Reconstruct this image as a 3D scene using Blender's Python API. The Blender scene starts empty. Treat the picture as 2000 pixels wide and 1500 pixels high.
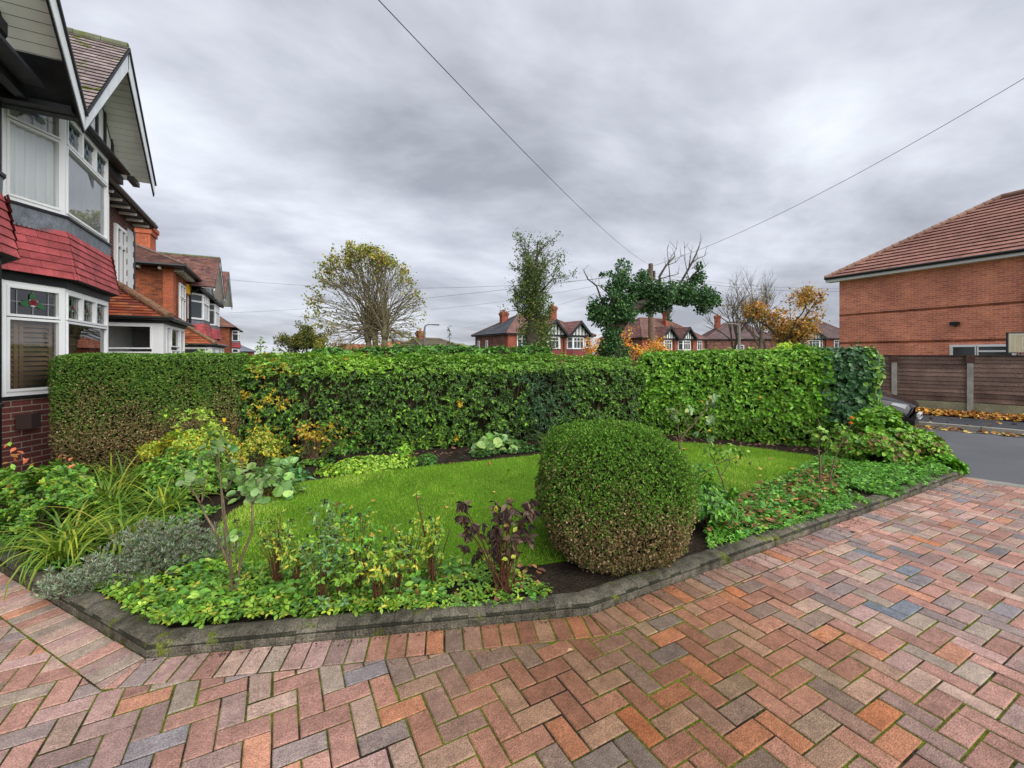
import bpy, math, random
import numpy as np
from mathutils import Vector, Matrix
random.seed(7); RNG = np.random.default_rng(7)
C = bpy.context.scene.collection
R = math.radians

# ------------------------------------------------------------------ camera, world, sun
F, HY, EYE, TH = 850.0, 692.0, 1.545, 0.4952      # focal (px of 2000), horizon row, eye height, yaw
CO, SI = math.cos(TH), math.sin(TH)
cam_d = bpy.data.cameras.new('camera'); cam = bpy.data.objects.new('camera', cam_d); C.objects.link(cam)
cam.location = (0, 0, EYE); cam.rotation_euler = (R(90), 0, -TH)
cam_d.sensor_width = 36; cam_d.lens = 36 * F / 2000; cam_d.shift_y = -(750 - HY) / 2000
cam_d.clip_end = 2000; cam_d.clip_start = 0.05
bpy.context.scene.camera = cam

def cw(X, D, z=0.0):            # camera-ground frame (right, forward) to world
    return Vector((X * CO + D * SI, -X * SI + D * CO, z))
def gnd(px, py, z=0.0):
    D = F * (EYE - z) / (py - HY); return cw((px - 1000) / F * D, D, z)
def at(px, py, D):
    return cw((px - 1000) / F * D, D, EYE + (HY - py) * D / F)
def onx(px, py, wx):
    a = (px - 1000) / F; D = wx / (SI + CO * a); return at(px, py, D)
def zat(py, D): return EYE + (HY - py) * D / F

W = bpy.data.worlds.new('World'); bpy.context.scene.world = W; W.use_nodes = True
nt = W.node_tree; nt.nodes.clear(); L = nt.links.new
def N(t, **k):
    n = nt.nodes.new(t)
    for a, b in k.items(): setattr(n, a, b)
    return n
SUN_EL, SUN_AZ = R(40), R(166)
wo = N('ShaderNodeOutputWorld'); bg = N('ShaderNodeBackground'); L(bg.outputs[0], wo.inputs[0])
bg.inputs[1].default_value = 0.05
sky = N('ShaderNodeTexSky', sky_type='NISHITA', sun_disc=False, sun_elevation=SUN_EL, sun_rotation=SUN_AZ)
tc = N('ShaderNodeTexCoord'); sep = N('ShaderNodeSeparateXYZ'); L(tc.outputs['Generated'], sep.inputs[0])
def Mth(op, a, b=None, c=None):
    n = N('ShaderNodeMath', operation=op)
    for i, v in enumerate((a, b, c)):
        if v is None: continue
        if isinstance(v, (int, float)): n.inputs[i].default_value = v
        else: L(v, n.inputs[i])
    return n.outputs[0]
zz = Mth('ADD', Mth('MAXIMUM', sep.outputs[2], 0.0), 0.22)
cx = Mth('DIVIDE', sep.outputs[0], zz); cy = Mth('DIVIDE', sep.outputs[1], zz)
comb = N('ShaderNodeCombineXYZ'); L(cx, comb.inputs[0]); L(cy, comb.inputs[1])
mp = N('ShaderNodeMapping'); L(comb.outputs[0], mp.inputs[0])
mp.inputs['Rotation'].default_value = (0, 0, R(38)); mp.inputs['Scale'].default_value = (0.95, 1.35, 1); mp.inputs['Location'].default_value = (3.1, 1.7, 0)
n1 = N('ShaderNodeTexNoise'); L(mp.outputs[0], n1.inputs['Vector']); n1.inputs['Scale'].default_value = 1.0
n1.inputs['Detail'].default_value = 6; n1.inputs['Roughness'].default_value = 0.56; n1.inputs['Distortion'].default_value = 0.2
n2 = N('ShaderNodeTexNoise'); L(mp.outputs[0], n2.inputs['Vector']); n2.inputs['Scale'].default_value = 0.28; n2.inputs['Detail'].default_value = 3
n3 = N('ShaderNodeTexNoise'); L(mp.outputs[0], n3.inputs['Vector']); n3.inputs['Scale'].default_value = 3.2; n3.inputs['Detail'].default_value = 5
mixn = Mth('ADD', Mth('MULTIPLY', n1.outputs[0], 0.62), Mth('MULTIPLY', n2.outputs[0], 0.45))
mixn = Mth('ADD', mixn, Mth('MULTIPLY', n3.outputs[0], 0.09))
rmp = N('ShaderNodeValToRGB'); L(mixn, rmp.inputs[0])
el = rmp.color_ramp.elements
el[0].position = 0.47; el[0].color = (2.9, 3.05, 3.5, 1)
el[1].position = 0.72; el[1].color = (7.1, 7.4, 8.0, 1)
e = el.new(0.58); e.color = (4.55, 4.75, 5.35, 1)
mx = N('ShaderNodeMixRGB'); mx.inputs[0].default_value = 0.94; L(sky.outputs[0], mx.inputs[1]); L(rmp.outputs[0], mx.inputs[2])
# below the horizon the world is a dull ground tone
mr = N('ShaderNodeMapRange'); L(sep.outputs[2], mr.inputs[0]); mr.inputs[1].default_value = -0.06; mr.inputs[2].default_value = 0.0
mx2 = N('ShaderNodeMixRGB'); L(mr.outputs[0], mx2.inputs[0]); mx2.inputs[1].default_value = (1.2, 1.3, 1.2, 1); L(mx.outputs[0], mx2.inputs[2])
L(mx2.outputs[0], bg.inputs[0])
sd = bpy.data.lights.new('sun', 'SUN'); so = bpy.data.objects.new('sun', sd); C.objects.link(so)
sd.energy = 1.5; sd.angle = R(80); sd.color = (1.0, 0.97, 0.92)
so.rotation_euler = (R(90) - SUN_EL, 0, R(180) - SUN_AZ)
vs = bpy.context.scene.view_settings; vs.view_transform = 'Standard'; vs.look = 'None'; vs.exposure = 1.5; vs.gamma = 1

# ------------------------------------------------------------------ mesh helpers
def norm(v):
    v = Vector(v); return v.normalized() if v.length > 1e-9 else Vector((0, 0, 1))
def tag(o, label=None, cat=None, group=None, kind=None):
    if label: o['label'] = label
    if cat: o['category'] = cat
    if group: o['group'] = group
    if kind: o['kind'] = kind
    return o
def empty(name, loc, label=None, cat=None, group=None):
    o = bpy.data.objects.new(name, None); C.objects.link(o); o.location = loc; o.empty_display_size = .2
    return tag(o, label, cat, group)
def finish(o, parent):
    C.objects.link(o)
    if parent is not None:
        o.parent = parent
        m = Matrix.Translation(root_loc(parent)).inverted(); o.matrix_parent_inverse = m if parent.type == 'EMPTY' else Matrix()
        if parent.type != 'EMPTY': o.matrix_parent_inverse = Matrix()
    return o
def root_loc(p): return p.location if p.type == 'EMPTY' else Vector((0, 0, 0))
class MB:
    def __init__(s): s.v = []; s.f = []; s.c = []; s.m = []
    def add(s, vs_, fs, col=None, mi=0):
        b = len(s.v); s.v += [tuple(v) for v in vs_]; s.f += [tuple(b + i for i in f) for f in fs]
        s.c += [col or (1, 1, 1)] * len(vs_); s.m += [mi] * len(fs); return s
    def box(s, x0, x1, y0, y1, z0, z1, M=None, col=None, mi=0):
        P = [Vector(p) for p in ((x0, y0, z0), (x1, y0, z0), (x1, y1, z0), (x0, y1, z0), (x0, y0, z1), (x1, y0, z1), (x1, y1, z1), (x0, y1, z1))]
        fs = [(0, 3, 2, 1), (4, 5, 6, 7), (0, 1, 5, 4), (1, 2, 6, 5), (2, 3, 7, 6), (3, 0, 4, 7)]
        if M is not None:
            P = [M @ p for p in P]
            if M.determinant() < 0: fs = [f[::-1] for f in fs]
        return s.add(P, fs, col, mi)
    def poly(s, P, col=None, mi=0): return s.add(P, [tuple(range(len(P)))], col, mi)
    def prism(s, P, d, col=None, mi=0):       # planar polygon thickened by vector d
        P = [Vector(p) for p in P]; d = Vector(d); n = len(P)
        nn = (P[1] - P[0]).cross(P[2] - P[0])
        if nn.dot(d) < 0: P = P[::-1]
        Q = [p + d for p in P]
        return s.add(P + Q, [tuple(range(n - 1, -1, -1)), tuple(range(n, 2 * n))] + [(i, (i + 1) % n, n + (i + 1) % n, n + i) for i in range(n)], col, mi)
    def tube(s, P, r, seg=8, cap=True, col=None, mi=0):
        P = [Vector(p) for p in P]; n = len(P); r = [r] * n if isinstance(r, (int, float)) else r
        t0 = norm(P[1] - P[0]); u = norm(t0.orthogonal()); V = []
        for i, p in enumerate(P):
            t = norm((P[min(i + 1, n - 1)] - P[max(i - 1, 0)])); u = norm(u - t * u.dot(t)); w = t.cross(u)
            V += [p + (u * math.cos(2 * math.pi * k / seg) + w * math.sin(2 * math.pi * k / seg)) * r[i] for k in range(seg)]
        fs = [(i * seg + k, i * seg + (k + 1) % seg, (i + 1) * seg + (k + 1) % seg, (i + 1) * seg + k) for i in range(n - 1) for k in range(seg)]
        if cap: fs += [tuple(range(seg - 1, -1, -1)), tuple((n - 1) * seg + k for k in range(seg))]
        return s.add(V, fs, col, mi)
    def build(s, name, mat, parent=None, smooth=False):
        me = bpy.data.meshes.new(name); me.from_pydata(s.v, [], s.f)
        mats = mat if isinstance(mat, (list, tuple)) else [mat]
        for m in mats: me.materials.append(m)
        me.polygons.foreach_set('material_index', s.m)
        if smooth: me.polygons.foreach_set('use_smooth', [True] * len(me.polygons))
        me.update()
        nv = len(s.v); a = me.color_attributes.new('tint', 'FLOAT_COLOR', 'POINT')
        col = np.ones((nv, 4), np.float32); col[:, :3] = np.array(s.c, np.float32); a.data.foreach_set('color', col.ravel())
        uv = me.uv_layers.new(name='UVMap'); V = np.array(s.v); U = np.zeros((len(me.loops), 2), np.float32)
        for p in me.polygons:
            n = p.normal
            if abs(n.z) > .97: t, b = Vector((1, 0, 0)), Vector((0, 1, 0))
            else:
                t = Vector((0, 0, 1)).cross(n).normalized(); b = n.cross(t)
            i0 = p.loop_start; vi = list(p.vertices)
            U[i0:i0 + len(vi), 0] = V[vi] @ np.array(t); U[i0:i0 + len(vi), 1] = V[vi] @ np.array(b)
        uv.data.foreach_set('uv', U.ravel())
        return finish(bpy.data.objects.new(name, me), parent)
def frame(a, b, z=0.0):
    """local x from a to b, local y out to the right of travel, z up"""
    a = Vector((a[0], a[1], z)); b = Vector((b[0], b[1], z)); x = (b - a).normalized(); y = Vector((x.y, -x.x, 0)); zx = Vector((0, 0, 1))
    M = Matrix((x, y, zx)).transposed().to_4x4(); M.translation = a; return M
def clip_poly(P, n, d):        # keep n.p >= d   (2D tuples)
    out = []
    for i in range(len(P)):
        a, b = P[i], P[(i + 1) % len(P)]; da = n[0] * a[0] + n[1] * a[1] - d; db = n[0] * b[0] + n[1] * b[1] - d
        if da >= 0: out.append(a)
        if (da >= 0) != (db >= 0):
            t = da / (da - db); out.append((a[0] + t * (b[0] - a[0]), a[1] + t * (b[1] - a[1])))
    return out
def tiled(mb, P, course=0.1, lift=0.014, mi=0, jitter=0.003, width=0.165, cols=None):
    """cover a planar convex polygon (3D) with overlapping tile courses made of single tiles; v up the slope"""
    P = [Vector(p) for p in P]; n = (P[1] - P[0]).cross(P[2] - P[0]).normalized()
    if abs(n.z) > .02 and n.z < 0: n = -n
    t = Vector((0, 0, 1)).cross(n).normalized(); b = n.cross(t)
    if b.z < 0: b = -b; t = -t
    o = P[0]; Q = [((p - o).dot(t), (p - o).dot(b)) for p in P]
    v0 = min(q[1] for q in Q); v1 = max(q[1] for q in Q); k = 0; rr = random.Random(len(mb.v) + 5)
    while v0 + k * course < v1 - 1e-4:
        a = v0 + k * course; row = clip_poly(clip_poly(Q, (0, 1), a), (0, -1), -(a + course))
        k += 1
        if len(row) < 3: continue
        u0 = min(q[0] for q in row); u1 = max(q[0] for q in row); uu = math.floor(u0 / width) * width - (width / 2 if k % 2 else 0)
        while uu < u1:
            cell = clip_poly(clip_poly(row, (1, 0), uu + .0015), (-1, 0), -(uu + width - .0015)); uu += width
            if len(cell) < 3: continue
            j = rr.uniform(0, jitter); f = cols(rr) if cols else (1, 1, 1)
            top = [o + t * q[0] + b * q[1] + n * (lift * (1 - (q[1] - a) / course) + .004 + j) for q in cell]
            mb.poly(top, f, mi)
            low = [q for q in cell if abs(q[1] - a) < 1e-6]
            if len(low) == 2:
                A = o + t * low[0][0] + b * low[0][1]; B = o + t * low[1][0] + b * low[1][1]
                mb.poly([A - n * .002, B - n * .002, B + n * (lift + .004 + j), A + n * (lift + .004 + j)], tuple(c * .3 for c in f), mi)
    return mb

# ---- numpy leaf clouds
T_DIA = (np.array([(0, 0, 0), (.5, .5, .12), (0, 1, 0), (-.5, .5, .12)]), [(0, 1, 2), (0, 2, 3)])
T_LEAF = (np.array([(0, 0, 0), (.36, .25, .08), (.46, .55, .09), (0, 1, -.08), (-.46, .55, .09), (-.36, .25, .08), (0, .5, 0)]),
          [(0, 1, 6), (1, 2, 6), (2, 3, 6), (3, 4, 6), (4, 5, 6), (5, 0, 6)])
T_ROUND = (np.array([(0, 0, 0), (.45, .12, .05), (.62, .5, .1), (.4, .88, .04), (0, 1, -.05), (-.4, .88, .04), (-.62, .5, .1), (-.45, .12, .05), (0, .5, -.03)]),
           [(i, i + 1, 8) for i in range(7)] + [(7, 0, 8)])
T_BLADE = (np.array([(-.5, 0, 0), (.5, 0, 0), (.35, .5, .05), (-.35, .5, .05), (0, 1, .2)]), [(0, 1, 2, 3), (3, 2, 4)])
T_TRI = (np.array([(-.5, 0, 0), (.5, 0, 0), (0, 1, .12)]), [(0, 1, 2)])
def _tri():
    V = []; Fc = []
    for a in (-75, 0, 75):
        c, s_ = math.cos(R(a)), math.sin(R(a)); b = len(V)
        for (x, y, z) in ((0, .12, 0), (.27, .45, .06), (.22, .78, .02), (0, 1, -.1), (-.22, .78, .02), (-.27, .45, .06), (0, .6, -.02)):
            V.append((x * c + y * s_, -x * s_ + y * c, z))
        Fc += [(b + i, b + (i + 1) % 6, b + 6) for i in range(6)]
    return np.array(V), Fc
T_TRIFOL = _tri()
def nrm(a): return a / (np.linalg.norm(a, axis=1, keepdims=True) + 1e-9)
def leaf_mesh(name, pos, dirs, nors, size, wid, cols, T, mat, parent=None):
    cols = np.clip(cols * (1.3 if mat.name.startswith(('leaf', 'grass')) else 1.0), 0, .95); V, Fc = T; n = len(pos); y = nrm(dirs); x = nrm(np.cross(y, nors)); z = np.cross(x, y)
    size = np.broadcast_to(size, (n,)); wid = np.broadcast_to(wid, (n,))
    P = pos[:, None, :] + x[:, None, :] * (V[None, :, 0] * (size * wid)[:, None])[..., None] + y[:, None, :] * (V[None, :, 1] * size[:, None])[..., None] + z[:, None, :] * (V[None, :, 2] * size[:, None])[..., None]
    k = len(V); me = bpy.data.meshes.new(name); nv = n * k
    lens = [len(f) for f in Fc]; flat = np.concatenate([np.array(f) for f in Fc]); li = (flat[None, :] + (np.arange(n) * k)[:, None]).ravel()
    me.vertices.add(nv); me.vertices.foreach_set('co', P.astype(np.float32).ravel())
    me.loops.add(len(li)); me.loops.foreach_set('vertex_index', li.astype(np.int32))
    tot = np.tile(lens, n); st = np.concatenate([[0], np.cumsum(tot)[:-1]])
    me.polygons.add(len(tot)); me.polygons.foreach_set('loop_start', st.astype(np.int32))
    me.polygons.foreach_set('use_smooth', np.zeros(len(tot), bool)); me.update(calc_edges=True)
    a = me.color_attributes.new('tint', 'FLOAT_COLOR', 'POINT'); c = np.ones((n, k, 4), np.float32); c[..., :3] = cols[:, None, :]
    a.data.foreach_set('color', c.ravel()); me.materials.append(mat)
    return finish(bpy.data.objects.new(name, me), parent)
def rdir(n): return nrm(RNG.normal(size=(n, 3)))
def pal(n, cols, w=None, var=.25, sel=None):
    cols = np.array(cols); i = RNG.choice(len(cols), n, p=None if w is None else np.array(w) / sum(w)) if sel is None else sel
    return np.clip(cols[i] * (1 + RNG.normal(0, var, (n, 1))) * (1 + RNG.normal(0, .06, (n, 3))), .003, .95)
def inpoly(P, pts):
    P = np.array([(p[0], p[1]) for p in P]); x, y = pts[:, 0], pts[:, 1]; ins = np.zeros(len(pts), bool); j = len(P) - 1
    for i in range(len(P)):
        with np.errstate(divide='ignore', invalid='ignore'):
            t = ((P[i, 1] > y) != (P[j, 1] > y)) & (x < (P[j, 0] - P[i, 0]) * (y - P[i, 1]) / (P[j, 1] - P[i, 1] + 1e-12) + P[i, 0])
        ins ^= t; j = i
    return ins
def scatter(P, n):
    A = np.array([(p[0], p[1]) for p in P]); lo, hi = A.min(0), A.max(0); out = np.zeros((0, 2))
    while len(out) < n:
        q = RNG.uniform(lo, hi, (n, 2)); out = np.vstack([out, q[inpoly(P, q)]])
    return out[:n]
_ph = RNG.uniform(0, 6.28, (8, 3)); _fr = RNG.normal(0, 1, (8, 3))
def lump(p, s=1.0):             # cheap smooth noise
    q = p * s; r = 0
    for i in range(8): r = r + np.sin(q @ _fr[i] * (1 + .35 * i) + _ph[i, 0]) / (1 + .25 * i)
    return r / 3.2

# ------------------------------------------------------------------ materials
def mat(name, col=(.5, .5, .5), rough=.7, spec=.35, metal=0.0, tint=False, noise=None, bump=None, trans=0.0, setup=None):
    m = bpy.data.materials.new(name); m.use_nodes = True; t = m.node_tree; t.nodes.clear()
    o = t.nodes.new('ShaderNodeOutputMaterial'); b = t.nodes.new('ShaderNodeBsdfPrincipled'); t.links.new(b.outputs[0], o.inputs[0])
    b.inputs['Roughness'].default_value = rough; b.inputs['Specular IOR Level'].default_value = spec; b.inputs['Metallic'].default_value = metal
    b.inputs['Base Color'].default_value = (*col, 1); src = None
    if tint:
        a = t.nodes.new('ShaderNodeAttribute'); a.attribute_name = 'tint'; src = a.outputs['Color']
    if setup: src = setup(t, b, src)
    tcn = t.nodes.new('ShaderNodeTexCoord')
    if noise:                     # (scale, amount) value variation ; src * (1 +- amount)
        for sc_, am in (noise if isinstance(noise, list) else [noise]):
            n = t.nodes.new('ShaderNodeTexNoise'); n.inputs['Scale'].default_value = sc_; n.inputs['Detail'].default_value = 4; t.links.new(tcn.outputs['Object'], n.inputs['Vector'])
            r = t.nodes.new('ShaderNodeMapRange'); t.links.new(n.outputs[0], r.inputs[0]); r.inputs[1].default_value = .3; r.inputs[2].default_value = .7
            r.inputs[3].default_value = 1 - am; r.inputs[4].default_value = 1 + am
            q = t.nodes.new('ShaderNodeVectorMath'); q.operation = 'SCALE'; t.links.new(r.outputs[0], q.inputs['Scale'])
            if src: t.links.new(src, q.inputs[0])
            else: q.inputs[0].default_value = col
            src = q.outputs[0]
    if src: t.links.new(src, b.inputs['Base Color'])
    if bump:
        n = t.nodes.new('ShaderNodeTexNoise'); n.inputs['Scale'].default_value = bump[0]; n.inputs['Detail'].default_value = 5; t.links.new(tcn.outputs['Object'], n.inputs['Vector'])
        bu = t.nodes.new('ShaderNodeBump'); bu.inputs['Strength'].default_value = bump[1]; bu.inputs['Distance'].default_value = bump[2] if len(bump) > 2 else .01
        t.links.new(n.outputs[0], bu.inputs['Height']); t.links.new(bu.outputs[0], b.inputs['Normal'])
    if trans:
        tr = t.nodes.new('ShaderNodeBsdfTranslucent'); mxs = t.nodes.new('ShaderNodeMixShader'); mxs.inputs[0].default_value = trans
        if src: t.links.new(src, tr.inputs[0])
        t.links.new(b.outputs[0], mxs.inputs[1]); t.links.new(tr.outputs[0], mxs.inputs[2]); t.links.new(mxs.outputs[0], o.inputs[0])
    return m
def brick_setup(c1, c2, mortar, bw=.225, bh=.075, ms=.010, third=None, stain=0.35):
    def f(t, b, src):
        uv = t.nodes.new('ShaderNodeUVMap'); br = t.nodes.new('ShaderNodeTexBrick'); t.links.new(uv.outputs[0], br.inputs['Vector'])
        br.inputs['Scale'].default_value = 1; br.inputs['Brick Width'].default_value = bw; br.inputs['Row Height'].default_value = bh
        br.inputs['Mortar Size'].default_value = ms / 2; br.inputs['Mortar Smooth'].default_value = .2; br.inputs['Bias'].default_value = -.1
        br.inputs['Color1'].default_value = (*c1, 1); br.inputs['Color2'].default_value = (*c2, 1); br.inputs['Mortar'].default_value = (*mortar, 1)
        bu = t.nodes.new('ShaderNodeBump'); bu.inputs['Strength'].default_value = .6; bu.inputs['Distance'].default_value = .006; bu.invert = True
        t.links.new(br.outputs['Fac'], bu.inputs['Height']); t.links.new(bu.outputs[0], b.inputs['Normal'])
        n = t.nodes.new('ShaderNodeTexNoise'); n.inputs['Scale'].default_value = .9; n.inputs['Detail'].default_value = 6; t.links.new(uv.outputs[0], n.inputs['Vector'])
        r = t.nodes.new('ShaderNodeMapRange'); t.links.new(n.outputs[0], r.inputs[0]); r.inputs[1].default_value = .3; r.inputs[2].default_value = .7
        r.inputs[3].default_value = 1 - stain * .6; r.inputs[4].default_value = 1 + stain * .6
        q = t.nodes.new('ShaderNodeVectorMath'); q.operation = 'SCALE'; t.links.new(r.outputs[0], q.inputs['Scale']); t.links.new(br.outputs['Color'], q.inputs[0])
        return q.outputs[0]
    return f
def glass_mat(name, tintc=(.75, .8, .82), refl=.35):
    m = bpy.data.materials.new(name); m.use_nodes = True; t = m.node_tree; t.nodes.clear()
    o = t.nodes.new('ShaderNodeOutputMaterial'); g = t.nodes.new('ShaderNodeBsdfGlossy'); g.inputs['Roughness'].default_value = .02
    tr = t.nodes.new('ShaderNodeBsdfTransparent'); tr.inputs[0].default_value = (*tintc, 1)
    lw = t.nodes.new('ShaderNodeFresnel'); lw.inputs[0].default_value = 1.6
    ad = t.nodes.new('ShaderNodeMath'); ad.operation = 'MULTIPLY_ADD'; t.links.new(lw.outputs[0], ad.inputs[0]); ad.inputs[1].default_value = 1.1; ad.inputs[2].default_value = refl - .1; ad.use_clamp = True
    mxs = t.nodes.new('ShaderNodeMixShader'); t.links.new(ad.outputs[0], mxs.inputs[0]); t.links.new(tr.outputs[0], mxs.inputs[1]); t.links.new(g.outputs[0], mxs.inputs[2]); t.links.new(mxs.outputs[0], o.inputs[0])
    return m
M = {}
M['leaf'] = mat('leaf', rough=.42, spec=.45, tint=True, trans=.22)
M['leaf_matt'] = mat('leaf_matt', rough=.75, spec=.15, tint=True, trans=.18)
M['dry'] = mat('dry_leaf', rough=.8, spec=.15, tint=True)
M['grass'] = mat('grass_blade', rough=.6, spec=.25, tint=True, trans=.3)
M['core'] = mat('hedge_core', (.020, .024, .010), .95, .05, noise=(9, .5))  # added dark filler behind the leaves, blocks light so gaps look dark
M['twig'] = mat('twig', (.085, .055, .035), .85, .15, noise=(30, .35))
M['bark'] = mat('bark', (.10, .085, .065), .9, .1, noise=[(8, .35), (40, .3)], bump=(25, .7, .02))
M['greenbark'] = mat('mossy_bark', (.17, .145, .085), .9, .1, noise=[(6, .35), (30, .3)], bump=(20, .7, .02))
M['soil'] = mat('soil', (.035, .026, .019), .95, .1, noise=[(5, .4), (60, .4)], bump=(45, 1, .03))
M['lawn'] = mat('lawn_turf', (.10, .22, .015), .95, .1, noise=[(1.2, .3), (50, .35)], bump=(120, 1, .02))
M['white'] = mat('white_upvc', (.84, .85, .86), .35, .4, noise=(3, .03))
M['cream'] = mat('cream_paint', (.88, .86, .82), .6, .3, noise=(4, .08))
M['greypaint'] = mat('pale_grey_paint', (.78, .81, .85), .55, .3, noise=(5, .1))
M['render'] = mat('white_render', (.70, .72, .72), .85, .15, noise=(2, .08), bump=(150, .25, .004))
M['black'] = mat('black_paint', (.012, .013, .016), .5, .35, noise=(8, .4), bump=(40, .3, .004))
M['plastic'] = mat('black_gutter', (.012, .012, .013), .35, .4)
M['lead'] = mat('lead_flashing', (.17, .19, .22), .6, .4, noise=[(9, .3), (50, .25)], bump=(25, .4, .01))
M['curtain'] = mat('curtain', (.93, .95, .95), .9, .1)
M['shutter'] = mat('shutter', (.42, .29, .19), .5, .3, noise=(6, .15))
M['dark'] = mat('dark_interior', (.015, .015, .016), .9, .1)
M['room'] = mat('room_grey', (.30, .31, .32), .9, .1)
M['glass'] = glass_mat('window_glass', (.93, .95, .95), .17); M['glass_far'] = mat('dark_far_glass', (.045, .055, .06), .08, .6)
M['brick_house'] = mat('dark_red_brick', rough=.85, spec=.15, setup=brick_setup((.155, .050, .042), (.10, .036, .034), (.30, .245, .20), ms=.013), noise=(60, .18))
M['brick_old'] = mat('old_orange_brick', rough=.9, spec=.1, setup=brick_setup((.30, .085, .035), (.13, .045, .028), (.17, .12, .09), stain=.7), noise=(20, .25))
M['brick_side'] = mat('orange_brick', rough=.85, spec=.15, setup=brick_setup((.80, .265, .145), (.56, .16, .10), (.76, .54, .44), ms=.013, stain=.35), noise=(25, .15))
M['brick_quoin'] = mat('orange_quoin_brick', rough=.85, spec=.15, setup=brick_setup((.46, .125, .055), (.34, .085, .045), (.34, .20, .14), stain=.4), noise=(20, .2))
M['brick_far'] = mat('red_far_brick', rough=.9, spec=.1, setup=brick_setup((.30, .085, .05), (.22, .06, .04), (.28, .15, .11)), noise=(2, .15))
M['brick_brown'] = mat('brown_far_brick', rough=.9, spec=.1, setup=brick_setup((.17, .07, .055), (.30, .17, .14), (.13, .07, .06)), noise=(2, .2))
def moss_setup(base_scale, zc=None, amount=.5):
    def f(t, b, src):
        tcn = t.nodes.new('ShaderNodeTexCoord'); n = t.nodes.new('ShaderNodeTexNoise'); n.inputs['Scale'].default_value = base_scale; n.inputs['Detail'].default_value = 6; n.inputs['Roughness'].default_value = .65
        t.links.new(tcn.outputs['Object'], n.inputs['Vector'])
        r = t.nodes.new('ShaderNodeMapRange'); t.links.new(n.outputs[0], r.inputs[0]); r.inputs[1].default_value = amount; r.inputs[2].default_value = amount + .07
        mxr = t.nodes.new('ShaderNodeMixRGB'); t.links.new(r.outputs[0], mxr.inputs[0]); t.links.new(src, mxr.inputs[1]); mxr.inputs[2].default_value = (.10, .12, .02, 1)
        return mxr.outputs[0]
    return f
M['tile_red'] = mat('red_hung_tile', rough=.72, spec=.25, tint=True, noise=[(1.7, .18), (9, .22), (70, .2)], bump=(50, .4, .004))
M['tile_clay'] = mat('clay_roof_tile', rough=.85, spec=.15, tint=True, noise=[(6, .25), (60, .2)], setup=moss_setup(7, amount=.66))
M['tile_moss'] = mat('mossy_roof_tile', rough=.9, spec=.1, tint=True, noise=[(6, .25), (60, .2)], setup=moss_setup(5, amount=.56))
M['tile_far'] = mat('far_roof_tile', rough=.85, spec=.15, tint=True, noise=[(.6, .2), (6, .2)])
M['block'] = mat('paving_block', rough=.8, spec=.2, tint=True, noise=[(.9, .16), (11, .18), (42, .16), (170, .42)], bump=(170, 1, .005))
M['kerb'] = mat('kerb_concrete', rough=.85, spec=.2, tint=True, noise=[(3, .35), (17, .45), (110, .5)], bump=(110, 1, .01), setup=moss_setup(7, amount=.57))

def joint_setup(t, b, src):
    tcn = t.nodes.new('ShaderNodeTexCoord'); n = t.nodes.new('ShaderNodeTexNoise'); n.inputs['Scale'].default_value = 2.2; n.inputs['Detail'].default_value = 7; n.inputs['Roughness'].default_value = .7
    t.links.new(tcn.outputs['Object'], n.inputs['Vector']); cr = t.nodes.new('ShaderNodeValToRGB'); t.links.new(n.outputs[0], cr.inputs[0])
    e_ = cr.color_ramp.elements; e_[0].position = .42; e_[0].color = (.035, .028, .02, 1); e_[1].position = .56; e_[1].color = (.13, .17, .015, 1)
    return cr.outputs[0]
M['joint'] = mat('mossy_joint', rough=.95, spec=.05, setup=joint_setup, noise=(80, .4), bump=(200, 1, .01))
M['asphalt'] = mat('asphalt', (.105, .108, .118), .8, .25, noise=[(.7, .14), (350, .3)], bump=(350, .5, .004))
M['asphalt2'] = mat('pavement_tarmac', (.040, .043, .050), .8, .25, noise=[(1.5, .2), (300, .3)], bump=(300, .5, .004))
M['ground'] = mat('rough_grass_ground', (.06, .09, .025), .95, .1, noise=[(.2, .3), (4, .3)])
M['stone'] = mat('stone', (.26, .25, .22), .85, .2, noise=[(4, .25), (40, .2)], bump=(60, .5, .01))
M['metalgrey'] = mat('galvanised', (.16, .165, .16), .6, .4, .3, noise=(6, .2))
M['polewood'] = mat('pole_wood', (.16, .115, .085), .9, .1, noise=[(5, .2), (30, .2)])
M['cable'] = mat('cable', (.05, .05, .055), .6, .3)

# ------------------------------------------------------------------ ground, road, driveway
def cpoly(pts, z): return [cw(x, d, z) for x, d in pts]
g = MB(); g.poly([(-400, -60, -.06), (400, -60, -.06), (400, 700, -.06), (-400, 700, -.06)])
tag(g.build('ground', M['ground']), kind='structure')
RD, RN = Vector((.68, -.733)), Vector((.733, .68))      # road direction and normal in camera-ground frame
def rp(n, t, z): q = RN * n + RD * t; return cw(q.x, q.y, z)
g = MB(); g.poly([rp(7.83, -60, -.012), rp(12.8, -60, -.012), rp(12.8, 25, -.012), rp(7.83, 25, -.012)][::-1])
g.poly([rp(7.77, -1.9, -.008), rp(7.98, -1.9, -.008), rp(7.98, 6, -.008), rp(7.77, 6, -.008)][::-1], mi=1)
tag(g.build('road', [M['asphalt'], M['stone']]), kind='structure')
g = MB(); q = [rp(12.93, -60, .085), rp(15.9, -60, .085), rp(15.9, 25, .085), rp(12.93, 25, .085)]; g.poly(q[::-1])
tag(g.build('pavement', M['asphalt2']), kind='structure')
g = MB()
for k in range(-40, 26):
    a = k * .92; g.prism([rp(12.80, a + .004, -.05), rp(12.93, a + .004, -.05), rp(12.93, a + .914, -.05), rp(12.80, a + .914, -.05)], (0, 0, .138))
tag(g.build('kerbstones', M['stone']), kind='structure')

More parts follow.
